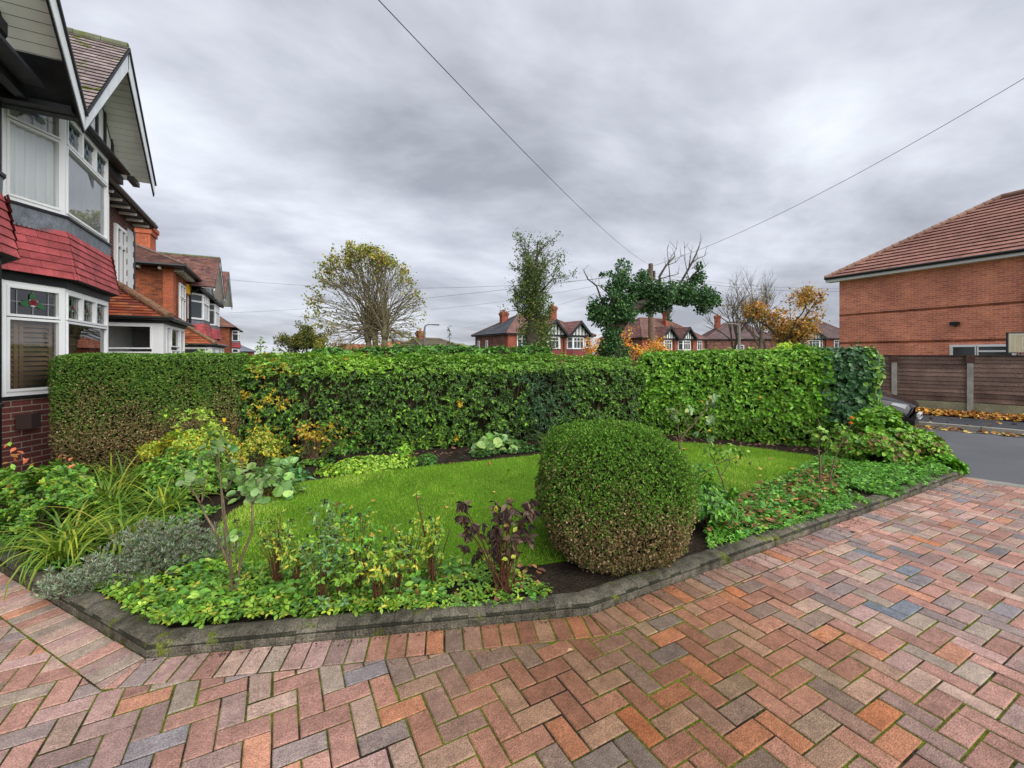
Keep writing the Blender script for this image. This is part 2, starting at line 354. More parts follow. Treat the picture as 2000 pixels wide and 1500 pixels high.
BED = [(-6.2, 4.38), (-3.66, 3.11), (-1.862, 2.214), (.457, 2.585), (5.72, 5.50)]     # outer kerb foot, camera-ground frame
BEDW = [cw(x, d) for x, d in BED]
LINES = []                       # outward half planes of the bed in world xy
for i in range(len(BEDW) - 1):
    a, b = BEDW[i], BEDW[i + 1]; d = (b - a).normalized(); n = Vector((d.y, -d.x)); LINES.append((n, n.dot(a.xy), a, b, d))
GX, GY = -.019, 2.146
def block_col(rr, wet=0.0):
    wet = min(1, wet + rr.uniform(0, .12))
    c = rr.choices([(.42, .225, .170), (.345, .18, .135), (.44, .205, .125), (.31, .20, .165), (.27, .20, .175), (.225, .19, .185), (.41, .27, .205), (.33, .25, .19), (.165, .17, .185), (.45, .18, .09)],
                   [20, 19, 9, 17, 11, 5, 12, 6, 1.1, 2.6])[0]
    if wet < .3 and c[0] / c[2] > 3.2 and rr.random() < .75: c = (.40, .245, .205)
    if wet < .3: c = (c[0] * 1.0, c[1] * 1.05, c[2] * 1.13)
    k = rr.uniform(.85, 1.12); w = 1 - .32 * wet
    k *= 1.02; return (c[0] * k * w, c[1] * k * w * (1 - .12 * wet), c[2] * k * w * (1 - .3 * wet))
def add_block(mb, P, rr, z=0.0):
    """P: convex 2D polygon, counter-clockwise; makes a chamfered block with its top near z"""
    n = len(P); c = (sum(p[0] for p in P) / n, sum(p[1] for p in P) / n)
    ar = sum(P[i][0] * P[(i + 1) % n][1] - P[(i + 1) % n][0] * P[i][1] for i in range(n)) / 2
    if abs(ar) < .0008: return
    if ar < 0: P = P[::-1]
    def inset(P, d):
        out = []
        for i in range(len(P)):
            a, b, e = Vector(P[i - 1]), Vector(P[i]), Vector(P[(i + 1) % len(P)]); d1 = (b - a).normalized(); d2 = (e - b).normalized()
            n1 = Vector((-d1.y, d1.x)); n2 = Vector((-d2.y, d2.x)); m = n1 + n2; m /= max(.35, m.dot(n1)); out.append(b + m * d)
        return out
    P = [p for i, p in enumerate(P) if (Vector(p) - Vector(P[i - 1])).length > .004]
    if len(P) < 3: return
    n = len(P); g_ = rr.uniform(.0024, .0046); A = inset(P, g_); B = inset(P, g_ + .0045); zt = z + rr.uniform(-.002, .002); tx, ty = rr.uniform(-.018, .018), rr.uniform(-.018, .018)
    h = lambda p: zt + (p[0] - c[0]) * tx + (p[1] - c[1]) * ty
    V = [(p[0], p[1], z - .02) for p in A] + [(p[0], p[1], h(p) - .004) for p in A] + [(p[0], p[1], h(p)) for p in B]
    fs = [(i, (i + 1) % n, n + (i + 1) % n, n + i) for i in range(n)] + [(n + i, n + (i + 1) % n, 2 * n + (i + 1) % n, 2 * n + i) for i in range(n)] + [tuple(range(2 * n, 3 * n))]
    dd = max(0, 1 - math.hypot(c[0] - wetc.x, (c[1] - wetc.y)) / 1.5)
    mb.add(V, fs, block_col(rr, min(1, dd * 1.6)))
wetc = gnd(1200, 1225)
drv = MB(); rr = random.Random(3); BW = .2
for iu in range(-70, 90):
    for iv in range(-75, 40):
        r4 = (iu + iv) % 4
        if r4 == 0: x0, x1, y0, y1 = iu, iu + 1, -(iv + 2), -iv
        elif r4 == 2: x0, x1, y0, y1 = iu, iu + 2, -(iv + 1), -iv
        else: continue
        x0, x1, y0, y1 = GX + x0 * .1, GX + x1 * .1, GY + y0 * .1, GY + y1 * .1; cx_, cy_ = (x0 + x1) / 2, (y0 + y1) / 2
        X, D = cx_ * CO - cy_ * SI, cx_ * SI + cy_ * CO
        if D < .1 or abs(X) > 1.28 * D + 2.2 or D > 9: continue
        P = [(x0, y0), (x1, y0), (x1, y1), (x0, y1)]
        bst = max(LINES, key=lambda l: l[0].x * cx_ + l[0].y * cy_ - l[1]); dist = bst[0].x * cx_ + bst[0].y * cy_ - bst[1]
        if dist < BW + .16:
            second = sorted(LINES, key=lambda l: l[0].x * cx_ + l[0].y * cy_ - l[1])[-2]
            P = clip_poly(P, bst[0], bst[1] + BW)
        if len(P) < 3: continue
        rn = RN.x * X + RN.y * D
        if rn > 7.6:
            n_w = cw(RN.x, RN.y); P = clip_poly(P, (-n_w.x, -n_w.y), -7.74)
            if len(P) < 3: continue
        add_block(drv, P, rr)
# soldier course along the kerb, mitred at the corners
for i, (n, d0, a, b, d) in enumerate(LINES):
    Lh = (b - a).length; k0 = -3; t = -.3
    pn = LINES[i - 1][0] if i > 0 else None; nn = LINES[i + 1][0] if i + 1 < len(LINES) else None
    while t < Lh + .3:
        P = []
        for (tt, ww) in ((t, 0), (t, BW), (t + .1, BW), (t + .1, 0)):
            P.append((a.x + d.x * tt + n.x * ww, a.y + d.y * tt + n.y * ww))
        if i == 0 and t > 5: break
        # mitre planes
        if pn is not None:
            mdir = (n.xy + pn.xy).normalized(); perp = Vector((-mdir.y, mdir.x)); perp = perp if perp.dot(d.xy) > 0 else -perp
            P = clip_poly(P, perp, perp.dot(a.xy))
        if nn is not None and len(P) >= 3:
            mdir = (n.xy + nn.xy).normalized(); perp = Vector((-mdir.y, mdir.x)); perp = perp if perp.dot(d.xy) < 0 else -perp
            P = clip_poly(P, perp, perp.dot(b.xy))
        if nn is None and t > Lh - .02: P = []
        if len(P) >= 3: add_block(drv, P, rr)
        t += .1
drv.add([cw(-12, -.5, -.0045), cw(9, -.5, -.0045), rp(7.74, 6.5, -.0045), rp(7.74, -1.5, -.0045), cw(-12, 8.5, -.0045)], [(0, 1, 2, 3, 4)], (1, 1, 1), 1)
tag(drv.build('driveway', [M['block'], M['joint']]), kind='structure')

# bed soil and lawn
inner = []
for i, (x, dd) in enumerate(BED): inner.append(cw(x, dd))
soil = MB(); far = [cw(6.15, 6.1), cw(6.5, 7.2), cw(5.6, 8.9), cw(2.8, 10.2), cw(-7.5, 8.6)]
pts = [Vector((p.x, p.y, .045)) for p in inner + far]
soil.poly(pts); tag(soil.build('soil_bed', M['soil']), kind='structure')
LAWNPX = [(440, 1010), (520, 958), (600, 940), (700, 927), (850, 909), (1050, 889), (1200, 871), (1320, 863), (1450, 872), (1588, 890), (1596, 903), (1500, 945), (1430, 972), (1370, 1015), (1250, 1070), (1050, 1100), (900, 1110), (640, 1118), (450, 1110), (385, 1085)]
LAWN = [gnd(a, b, .06) for a, b in LAWNPX]
g = MB(); g.prism([(p.x, p.y, .0) for p in LAWN], (0, 0, .062)); tag(g.build('lawn', M['lawn']), kind='structure')
n = 170000; q = scatter(LAWN, n) + RNG.normal(0, .014, (n, 2)); pos = np.column_stack([q, np.full(n, .060)])
up = nrm(np.column_stack([RNG.normal(0, .42, n), RNG.normal(0, .42, n), np.ones(n)]))
v = lump(np.column_stack([q * 1.6, q[:, :1] * 0]), 1.0)
gc = pal(n, [(.165, .345, .022), (.25, .42, .034), (.38, .44, .09), (.11, .235, .02)], [5, 4, 1.6, 2.5], .2); v3 = lump(np.column_stack([q * 4.5, q[:, :1] * 0]) + 9, 1.0)
gc *= (1 + .22 * v + .16 * v3)[:, None]; yel = np.clip(v * 1.2 + v3 * .5, 0, 1)[:, None]; gc = gc * (1 + yel * np.array([.42, .10, .8]))
tag(leaf_mesh('grass', pos, up, rdir(n), RNG.uniform(.016, .034, n) * (1 + .3 * np.clip(v3, -1, 1)), .13, gc, T_TRI, M['grass']), kind='stuff')

# kerb edging of the bed: one bullnosed run with its joints
prof = [(0, -.03), (0, .035), (.004, .050), (.014, .062), (.030, .070), (.055, .074), (.10, .074), (.125, .068), (.130, .02)]
kb = MB(); rr = random.Random(9)
for i, (n, d0, a, b, d) in enumerate(LINES):
    Lh = (b - a).length; inw = -n; t = 0.0
    def mitre(nb):
        m = (n.xy + nb.xy).normalized(); return m / m.dot(n.xy)
    ma = mitre(LINES[i - 1][0]) if i > 0 else n.xy; mb_ = mitre(LINES[i + 1][0]) if i + 1 < len(LINES) else n.xy
    def pt(t, w, z):
        lat = -n.xy * w
        if t < .0501 and i > 0: lat = -ma * w if t < 1e-6 else lat
        if t > Lh - .0001 and i + 1 < len(LINES): lat = -mb_ * w
        return (a.x + d.x * t + lat.x, a.y + d.y * t + lat.y, z)
    nst = max(1, round(Lh / .1)); st_ = Lh / nst
    for k in range(nst):
        t0, t1 = k * st_, (k + 1) * st_; gp = .0012; ta = t0 if (k == 0 and i > 0) else t0 + gp; tb = Lh if (k == nst - 1) else t1 - gp
        dz, dw = rr.uniform(-.0012, .0012), rr.uniform(-.001, .001); cc = rr.uniform(.85, 1.12); col = (.108 * cc, .098 * cc, .074 * cc); m_ = len(prof)
        V = [pt(ta, w + dw, z + dz) for w, z in prof] + [pt(tb, w + dw, z + dz) for w, z in prof]
        kb.add(V, [(j, j + 1, m_ + j + 1, m_ + j) for j in range(m_ - 1)] + [tuple(range(m_ - 1, -1, -1)), tuple(range(m_, 2 * m_))], col)
    if i < 1 or True:
        pts_ = [pt(0, w - .004 + (.008 if w == 0 else 0), z - .004) for w, z in prof]; pts2 = [pt(Lh, w - .004 + (.008 if w == 0 else 0), z - .004) for w, z in prof]
        kb.add(pts_ + pts2, [(j, j + 1, len(prof) + j + 1, len(prof) + j) for j in range(len(prof) - 1)], (.03, .03, .02))
tag(kb.build('garden_kerb', M['kerb']), 'low mossy grey bullnosed kerb edging round the flower bed beside the block drive', 'kerb')

# ------------------------------------------------------------------ windows, bays, gables
def window(parent, a, b, z0, z1, lay, depth=.07, inset=0.0, fw=.055, leaded=False, inner=None, frame_mat='white', sash=True, glass='glass', name='window'):
    """lay: list of (x0,x1,y0,y1) panes in fractions of the opening; returns the frame object"""
    Mx = frame(a, b); Lw = (Vector((b[0], b[1])) - Vector((a[0], a[1]))).length; H = z1 - z0
    fr = MB(); y0, y1 = -depth - inset, -inset
    fr.box(0, Lw, y0, y1, z0, z0 + fw, Mx); fr.box(0, Lw, y0, y1, z1 - fw, z1, Mx)
    fr.box(0, fw, y0, y1, z0 + fw, z1 - fw, Mx); fr.box(Lw - fw, Lw, y0, y1, z0 + fw, z1 - fw, Mx)
    panes = []
    for k, (u0, u1, v0, v1) in enumerate(lay):
        p0, p1 = fw + u0 * (Lw - 2 * fw), fw + u1 * (Lw - 2 * fw); q0, q1 = z0 + fw + v0 * (H - 2 * fw), z0 + fw + v1 * (H - 2 * fw)
        e = .03 if sash else .018                       # half mullions, each pane gets its own border, sash ones proud
        o = .012 if sash else -.004
        if p1 - p0 < 4 * e or q1 - q0 < 4 * e: e = .012
        fr.box(p0, p1, y0 + .01, y1 + o, q0, q0 + e, Mx); fr.box(p0, p1, y0 + .01, y1 + o, q1 - e, q1, Mx)
        fr.box(p0, p0 + e, y0 + .01, y1 + o, q0 + e, q1 - e, Mx); fr.box(p1 - e, p1, y0 + .01, y1 + o, q0 + e, q1 - e, Mx)
        panes.append((p0 + e, p1 - e, q0 + e, q1 - e, k))
    f = fr.build(name, M[frame_mat], parent)
    for (p0, p1, q0, q1, k) in panes:
        yp = y0 + .035
        pb = MB(); pb.poly([Mx @ Vector(p) for p in ((p0, yp, q0), (p1, yp, q0), (p1, yp, q1), (p0, yp, q1))]); pb.build('pane', M[glass], f)
    if leaded:
        ld = MB()
        for (p0, p1, q0, q1, k) in panes:
            if lay[k][2] < .5: continue
            yp = y0 + .042; cx_, cz_ = (p0 + p1) / 2, (q0 + q1) / 2; s_ = min(p1 - p0, q1 - q0)
            for fx in ((.18, .82, .5) if p1 - p0 > .3 else (.2, .8)): 
                x = p0 + fx * (p1 - p0); ld.box(x - .003, x + .003, yp - .002, yp + .002, q0, q1, Mx, (.35, .36, .37))
            for fz in (.5,): z = q0 + fz * (q1 - q0); ld.box(p0, p1, yp - .0025, yp + .0025, z - .003, z + .003, Mx, (.35, .36, .37))
            def disc(cx2, cz2, rx, rz, col, rot=0):
                P = [Mx @ Vector((cx2 + rx * math.cos(t) * math.cos(rot) - rz * math.sin(t) * math.sin(rot), yp + .004, cz2 + rx * math.cos(t) * math.sin(rot) + rz * math.sin(t) * math.cos(rot))) for t in [j * math.pi / 7 for j in range(14)]]
                ld.prism(P, Mx.to_3x3() @ Vector((0, .002, 0)), col)
            def dc2(cx2, cz2, rx, rz, col, rot=0): disc(cx2, cz2, rx * 1.22, rz * 1.22, (.5, .5, .48), rot); nonlocal_y[0]; 
            ca, cb = ((.20, .02, .03), (.03, .12, .05)) if leaded == 'red' else ((.02, .03, .16), (.10, .18, .14))
            w_ = .22 * s_
            for (dx, dz, rx, rz, c_, ro) in ((-.62, -.1, 1.15, .55, cb, .2), (.62, -.25, 1.15, .5, cb, -.5), (0, .55, .55, .9, cb, .3), (0, 0, .85, .75, (.5, .48, .5), 0)):
                disc(cx_ + dx * w_ * 1.5, cz_ + dz * w_ * 1.5, rx * w_, rz * w_, c_, ro)
            yp += .004
            for (dx, dz) in ((-.3, -.05), (.3, -.1), (0, .3)): disc(cx_ + dx * w_, cz_ + dz * w_, .42 * w_, .4 * w_, ca)
        ld.build('stained_glass', mat('leaded_' + str(leaded), tint=True, rough=.4), f)
    if inner == 'curtain':
        cb_ = MB(); n_ = max(8, int(Lw / .025)); yc = y0 - .005
        for j in range(n_):
            xa, xb = .03 + (Lw - .06) * j / n_, .03 + (Lw - .06) * (j + 1) / n_
            oa, ob = .018 * math.sin(j * 1.3) + .008 * math.sin(j * .37), .018 * math.sin((j + 1) * 1.3) + .008 * math.sin((j + 1) * .37)
            cb_.poly([Mx @ Vector(p) for p in ((xa, yc + oa, z0 + .02), (xa, yc + oa, z1 - .02), (xb, yc + ob, z1 - .02), (xb, yc + ob, z0 + .02))])
        cb_.build('curtain', M['curtain'], f)
    if inner == 'shutter':
        sb = MB(); yc = y0 - .05; ztop = z0 + .70 * H
        for x in (.06, Lw * .30, Lw * .38, Lw - .11): sb.box(x, x + .045, yc - .015, yc + .015, z0 + .02, ztop, Mx)
        sb.box(.06, Lw - .06, yc - .014, yc + .014, ztop - .05, ztop, Mx)
        zz_ = z0 + .06
        while zz_ < ztop - .06:
            sb.add([Mx @ Vector(p) for p in ((.1, yc - .02, zz_ + .045), (Lw - .1, yc - .02, zz_ + .045), (Lw - .1, yc + .02, zz_), (.1, yc + .02, zz_))], [(0, 1, 2, 3)]); zz_ += .062
        sb.build('louvre_shutter', M['shutter'], f)
    return f
SPLAY_LAY = [(0, 1, 0, .70), (0, 1, .71, 1)]
FRONT_LAY = [(0, 1, 0, .70), (0, .333, .71, 1), (.334, .666, .71, 1), (.667, 1, .71, 1)]
def red_cols(rr): k = rr.uniform(.78, 1.15); return (.42 * k, .085 * k, .09 * k)
def bay(root, xw, xf, yc, hf, dy, rich=True, zs=(1.03, 2.45, 2.56, 3.23, 3.41, 4.89), wallm='brick_house', leadm=True, near_open=False):
    P = [(xw, yc - hf - dy), (xf, yc - hf), (xf, yc + hf), (xw, yc + hf + dy)]
    zsill, zh, zb, zt, zu, zuh = zs
    wb = MB(); blk = MB(); tl = MB(); ldm = MB()
    cen = Vector((xw, yc))
    def off(d):              # plan offset outward by d
        out = []
        k = d * math.tan(math.atan2(xf - xw, dy) / 2) if dy else 0
        return [(xw, yc - hf - dy - d * 1.1), (xf + d, yc - hf - k), (xf + d, yc + hf + k), (xw, yc + hf + dy + d * 1.1)]
    for i in range(3):
        a, b = P[i], P[i + 1]
        wb.poly([(a[0], a[1], -.5), (b[0], b[1], -.5), (b[0], b[1], zsill - .04), (a[0], a[1], zsill - .04)][::-1] if False else [(b[0], b[1], -.5), (b[0], b[1], zsill - .04), (a[0], a[1], zsill - .04), (a[0], a[1], -.5)])
    wb.build('wall', M[wallm], root)
    def ring(mb, d0, z0, d1, z1, mi=0):
        A, B = off(d0), off(d1)
        for i in range(3): mb.poly([(A[i][0], A[i][1], z0), (B[i][0], B[i][1], z1), (B[i + 1][0], B[i + 1][1], z1), (A[i + 1][0], A[i + 1][1], z0)][::-1], None, mi)
    def slab(mb, d, z0, z1):
        A = off(d); Q = [(p[0], p[1]) for p in A]
        mb.prism([(p[0], p[1], z0) for p in Q], (0, 0, z1 - z0))
    slab(blk, .035, zsill - .04, zsill); slab(blk, .02, zh, zb); slab(blk, .05, zu - .015, zu + .02); slab(blk, .06, zuh, zuh + .13)
    blk.build('black_trim', M['black'], root)
    A, B = off(.13), off(.015)
    for i in range(3):
        tiled(tl, [(A[i][0], A[i][1], zb), (A[i + 1][0], A[i + 1][1], zb), (B[i + 1][0], B[i + 1][1], zt), (B[i][0], B[i][1], zt)], course=.098 if rich else .15, lift=.013, width=.24, cols=red_cols)
    tl.prism([(p[0], p[1], zb) for p in off(.125)], (0, 0, .004), (.03, .02, .02))
    tl.build('tile_hanging', M['tile_red'], root)
    ring(ldm, .022, zt - .06, .03, zu - .012)
    if rich:                 # scalloped lower edge of the lead
        for i in range(3):
            A = off(.026); a, b = Vector(A[i]), Vector(A[i + 1]); Lg = (b - a).length; k = 0
            nrm_ = Vector(((b - a).y, -(b - a).x)).normalized()
            while k * .055 < Lg - .05:
                c_ = a + (b - a).normalized() * (k * .055 + .027) + nrm_ * .004; t_ = (b - a).normalized()
                ldm.prism([(c_.x + t_.x * .026 * math.cos(w), c_.y + t_.y * .026 * math.cos(w), zt - .058 + .03 * math.sin(w)) for w in [math.pi * j / 6 for j in range(6, 13)]], (nrm_.x * .003, nrm_.y * .003, 0)); k += 1
    ldm.build('lead_apron', M['lead'], root)
    fillm = MB(); fillm.prism([(p[0], p[1], zb + .001) for p in off(-.03)], (0, 0, zu - zb - .02)); fillm.build('bay_core', M['dark'], root)
    wl = []
    for i in range(3):
        lay = FRONT_LAY if i == 1 else SPLAY_LAY
        a, b = Vector(P[i]), Vector(P[i + 1])
        wl.append(window(root, a, b, zsill, zh - .001, lay, leaded='red' if rich else False, inner='shutter' if rich and i == 0 else ('curtain' if not rich else None), glass='glass' if rich else 'glass_far'))
        wl.append(window(root, a, b, zu + .02, zuh - .001, lay, leaded='blue' if rich else False, inner='curtain' if rich else None, glass='glass' if rich else 'glass_far'))
    # corner posts
    for p in P[1:3]:
        for (z0, z1) in ((zsill, zh), (zu + .02, zuh)):
            po = MB(); po.prism([(p[0] + .012 * math.cos(t) - .035, p[1] + .05 * math.sin(t), z0) for t in [k * math.pi / 4 for k in range(8)]], (0, 0, z1 - z0 - .002)); po.build('corner_post', M['white'], root)
    for (z0, z1) in ((zsill, zh), (zu + .02, zuh)):
        for p in (P[0], P[3]):
            s_ = -1 if p is P[0] else 1; po = MB(); po.box(p[0] - .05, p[0] + .02, min(p[1], p[1] + s_ * .11), max(p[1], p[1] + s_ * .11), z0, z1 - .003); po.build('corner_post', M['white'], root)
    inn = MB(); inn.box(xw - .6, xw - .55, yc - hf - dy, yc + hf + dy, zsill, zuh); inn.prism([(p[0], p[1], zsill - .02) for p in off(-.1)], (0, 0, .01)); inn.build('room', M['room'], root)
def moss_cols(rr): k = rr.uniform(.8, 1.15); return (.27 * k, .22 * k, .215 * k)
def brown_cols(rr): k = rr.uniform(.75, 1.2); c = rr.choice([(.19, .095, .08), (.15, .085, .08), (.22, .11, .085)]); return tuple(v * k for v in c)
def clay_cols(rr): k = rr.uniform(.75, 1.2); c = rr.choice([(.34, .085, .04), (.38, .13, .06), (.24, .07, .05), (.30, .075, .04)]); return tuple(v * k for v in c)
def slope_soffit(mb, pts, thick): mb.prism(pts, thick)
def gable(root, xg, xb, yl, zl, ya, za, yr, zr, xwall, cols=moss_cols, tmat='tile_moss', boards='greypaint', rich=True, soffit_z=None, bw=.23, plain=False):
    """front verge plane x=xg, ridge runs back to xb; (yl,zl) left foot, (ya,za) apex, (yr,zr) right foot"""
    tl = MB(); bb = MB(); bk = MB(); sf = MB(); gw = MB(); st = MB()
    for (yf, zf) in ((yl, zl), (yr, zr)):
        tl_p = [(xg + .04, yf, zf), (xg + .04, ya, za), (xb, ya, za), (xb, yf, zf)]
        tiled(tl, tl_p, course=.115 if rich else .2, lift=.016, width=.165 if rich else .4, cols=cols)
        n_ = Vector((0, (za - zf), abs(ya - yf) if True else 0)); n_ = Vector((0, -(za - zf) if yf < ya else (za - zf), abs(ya - yf))).normalized()
        tl.prism([Vector(p) - n_ * .03 for p in tl_p], n_ * .03, (.04, .035, .035))
        # barge board: vertical board on the verge, lower black strip beneath, thin undercloak above
        A, B = Vector((xg, yf, zf)), Vector((xg, ya, za)); dn = Vector((0, 0, -1)) * bw
        ext = (A - B).normalized() * .05
        bb.prism([A + ext - n_ * .035, B - n_ * .035, B + dn * 1.15 - n_ * .02, A + dn * .80], (.03, 0, 0))
        bk.prism([A + dn * .80 + Vector((.002, 0, 0)), B + dn * 1.15 + Vector((.002, 0, -.02)), B + dn * 1.15 + Vector((.002, 0, -.055)), A + dn * .80 + Vector((.002, 0, -.04))], (.02, 0, 0))
        bk.prism([A + ext + n_ * .0, B, B - n_ * .034, A + ext - n_ * .034], (.055, 0, 0))
        # boarded soffit under the overhang
        d_ = (B - A); L_ = d_.length; k = max(3, int(L_ / .11)); o = -n_ * .055
        for j in range(k):
            p0, p1 = A + d_ * (j / k) + o, A + d_ * ((j + .93) / k) + o
            sf.prism([p0, p1, Vector((xwall, p1.y, p1.z)), Vector((xwall, p0.y, p0.z))], -n_ * .012)
    tl.build('roof', M[tmat], root)
    if rich:
        rg = MB(); x = xg + .03
        while x > xb: 
            rg.tube([(x, ya, za - .02), (x - .32, ya, za - .02)], [.085, .08], 10, col=(.13, .14, .09)); x -= .325
        rg.build('ridge_tiles', M['tile_moss'], root)
    bb.build('barge_board', M[boards], root); bk.build('verge_trim', M['black'], root); sf.build('soffit', M['cream'], root)
    zb = max(zl, zr) - .03 if soffit_z is None else soffit_z
    gw.prism([(xwall, yl + .12, zb), (xwall, yr - .12, zb), (xwall, ya, za - .17)], (-.06, 0, 0)); gw.build('gable_wall', M['render'], root)
    wdt = (yr - yl) / 2
    for k in range(-4, 5):
        y = ya + k * wdt / 4.6; top = za - .17 - abs(k) / 4.6 * (za - .17 - zb) - .0
        if top - zb > .12: st.box(xwall, xwall + .022, y - .045, y + .045, zb + .002, top)
    st.box(xwall - .05, xwall + .05, yl + .1, yr - .1, zb - .14, zb)
    st.build('timber_stud', M['black'], root)
def hip_roof(root, x0, x1, y0, y1, z, pitch, cols, tmat, hips=(1, 1), name='roof', course=.2, width=.4, over=.0):
    tl = MB(); wx, wy = x1 - x0, y1 - y0; h = math.tan(R(pitch))
    if wx < wy: m = wx / 2; ra, rb = Vector(((x0 + x1) / 2, y0 + (m if hips[0] else 0), z + m * h)), Vector(((x0 + x1) / 2, y1 - (m if hips[1] else 0), z + m * h)); sides = [[(x1, y0, z), (x1, y1, z), rb, ra], [(x0, y1, z), (x0, y0, z), ra, rb], [(x0, y0, z), (x1, y0, z), ra], [(x1, y1, z), (x0, y1, z), rb]]
    else: m = wy / 2; ra, rb = Vector((x0 + (m if hips[0] else 0), (y0 + y1) / 2, z + m * h)), Vector((x1 - (m if hips[1] else 0), (y0 + y1) / 2, z + m * h)); sides = [[(x0, y0, z), (x1, y0, z), rb, ra], [(x1, y1, z), (x0, y1, z), ra, rb], [(x0, y1, z), (x0, y0, z), ra], [(x1, y0, z), (x1, y1, z), rb]]
    for s_ in sides: tiled(tl, s_, course=course, lift=.02, width=width, cols=cols)
    for s_ in sides:
        s_ = [Vector(p) for p in s_]; tl.poly([p - Vector((0, 0, .02)) for p in s_], (.05, .04, .04))
    for e_, ends in ((ra, ((x0, y0), (x0, y1)) if wx >= wy else ((x0, y0), (x1, y0))), (rb, ((x1, y0), (x1, y1)) if wx >= wy else ((x0, y1), (x1, y1)))):
        for q in ends: tl.tube([(q[0], q[1], z + .02), e_ + Vector((0, 0, .02))], .07, 6, col=(.16, .11, .09))
    tl.tube([ra + Vector((0, 0, .02)), rb + Vector((0, 0, .02))], .08, 6, col=(.16, .11, .09))
    return tl.build(name, M[tmat], root), ra, rb
def gutter(root, pts, r=.055, mt='plastic', brackets=True):
    g = MB(); g.tube(pts, r, 8); pts = [Vector(p) for p in pts]
    return g.build('gutter', M[mt], root)
def chimney(root, x, y, z0, z1, w, d, mt='brick_side', pots=2, Mx=None):
    c = MB(); c.box(x - w / 2, x + w / 2, y - d / 2, y + d / 2, z0, z1 - .5, Mx); c.box(x - w / 2 - .06, x + w / 2 + .06, y - d / 2 - .06, y + d / 2 + .06, z1 - .5, z1 - .3, Mx)
    c.box(x - w / 2 - .11, x + w / 2 + .11, y - d / 2 - .11, y + d / 2 + .11, z1 - .3, z1 - .12, Mx); c.box(x - w / 2 - .02, x + w / 2 + .02, y - d / 2 - .02, y + d / 2 + .02, z1 - .12, z1, Mx)
    o = c.build('chimney', M[mt], root)
    p = MB()
    for k in range(pots):
        P = Vector((x, y - d / 2 + d * (k + .5) / pots, z1)); P = Mx @ P if Mx is not None else P; p.tube([P, P + Vector((0, 0, .34))], [.13, .10], 10, col=(.42, .16, .09))
    p.build('chimney_pot', M['tile_clay'], o); return o

# ------------------------------------------------------------------ the near house on the left
XW = -3.5
h1 = empty('semi_detached_house', (-5, 9, 0), 'nearest white and red house at left edge with tile hung bay and pale gables', 'house', 'bay fronted houses along the left side')
bay(h1, -2.92, -2.55, 9.01, .87, .62)
bay(h1, -2.92, -2.55, 5.50, 1.03, .66)
# wall between and behind the bays
wm = MB(); wr = MB()
for (ya, yb) in ((2.6, 3.81), (7.19, 7.52), (10.50, 10.9)):
    wr = MB(); wr.box(-3.4, -2.93, ya, yb, 2.5, 4.9); wr.build('rendered_wall', M['render'], h1); wm.box(-3.4, -2.93, ya, yb, -.4, 2.5)
wm.box(-9.5, XW, 2.6, 15.7, -.4, 3.5)
wm.box(-9.5, XW - .001, 2.6, 15.7, 3.5, 5.2)
wm.build('wall', M['brick_house'], h1)
gx = -2.15
vl = (7.34, 4.51); 
gable(h1, gx, -6.6, 7.36, 4.60, 9.17, 6.52, 10.90, 4.93, -2.62, bw=.30)
gable(h1, gx, -6.6, 3.7, 4.7, 5.5, 6.55, 7.36, 4.60, -2.62, bw=.30)
bk = MB()
bk.box(-3.3, -2.36, 3.9, 7.0, 4.62, 4.66); bk.box(-3.3, -2.42, 7.7, 10.6, 4.90, 4.93); bk.box(-3.4, -2.20, 7.19, 7.5, 4.50, 4.56)
bk.box(-2.46, -2.36, 10.55, 10.95, 4.80, 4.88)
sl_ = (6.55 - 4.6) / 1.86
bk.prism([(-2.17, 6.92, 6.55 - (6.92 - 5.5) * sl_ - .115), (-2.17, 7.34, 4.6 - .10), (-2.95, 7.34, 4.6 - .10), (-2.95, 6.92, 6.55 - (6.92 - 5.5) * sl_ - .115)], (0, 0, -.012))
bk.build('box_eave', M['black'], h1)
g = MB(); g.box(-3.4, -2.66, 10.6, 16.5, 4.9, 4.91) if False else None
# upper window and rendered panel with brick quoins at the far end of the house
pn = MB(); a1 = onx(243, 400, XW); a2 = onx(261, 400, XW)
pn.box(XW, XW + .012, a1.y, 15.7, 3.02, 4.9); pn.build('rendered_panel', M['render'], h1)
qn = MB(); k = 0; z = 3.02
while z < 4.85:
    w = .14 if k % 2 else .24; qn.box(XW + .002, XW + .02, a1.y - .06, a1.y - .06 + w, z, z + .145); qn.box(XW + .002, XW + .021, 15.70 - w * .8, 15.701, z, z + .145, mi=1); z += .15; k += 1
qn.build('quoins', [M['brick_house'], M['black']], h1)
w1, w2 = onx(222, 400, XW), onx(241.5, 400, XW)
window(h1, (XW + .055, w1.y), (XW + .055, w2.y), 3.15, 4.75, [(0, .5, 0, .7), (.5, 1, 0, .7), (0, .5, .71, 1), (.5, 1, .71, 1)], glass='glass_far')
# open casement of the bay
oc = window(h1, (-2.60, 9.93), (-2.67, 10.36), 3.46, 4.45, [(0, 1, 0, 1)], depth=.05, fw=.045, name='open_casement')
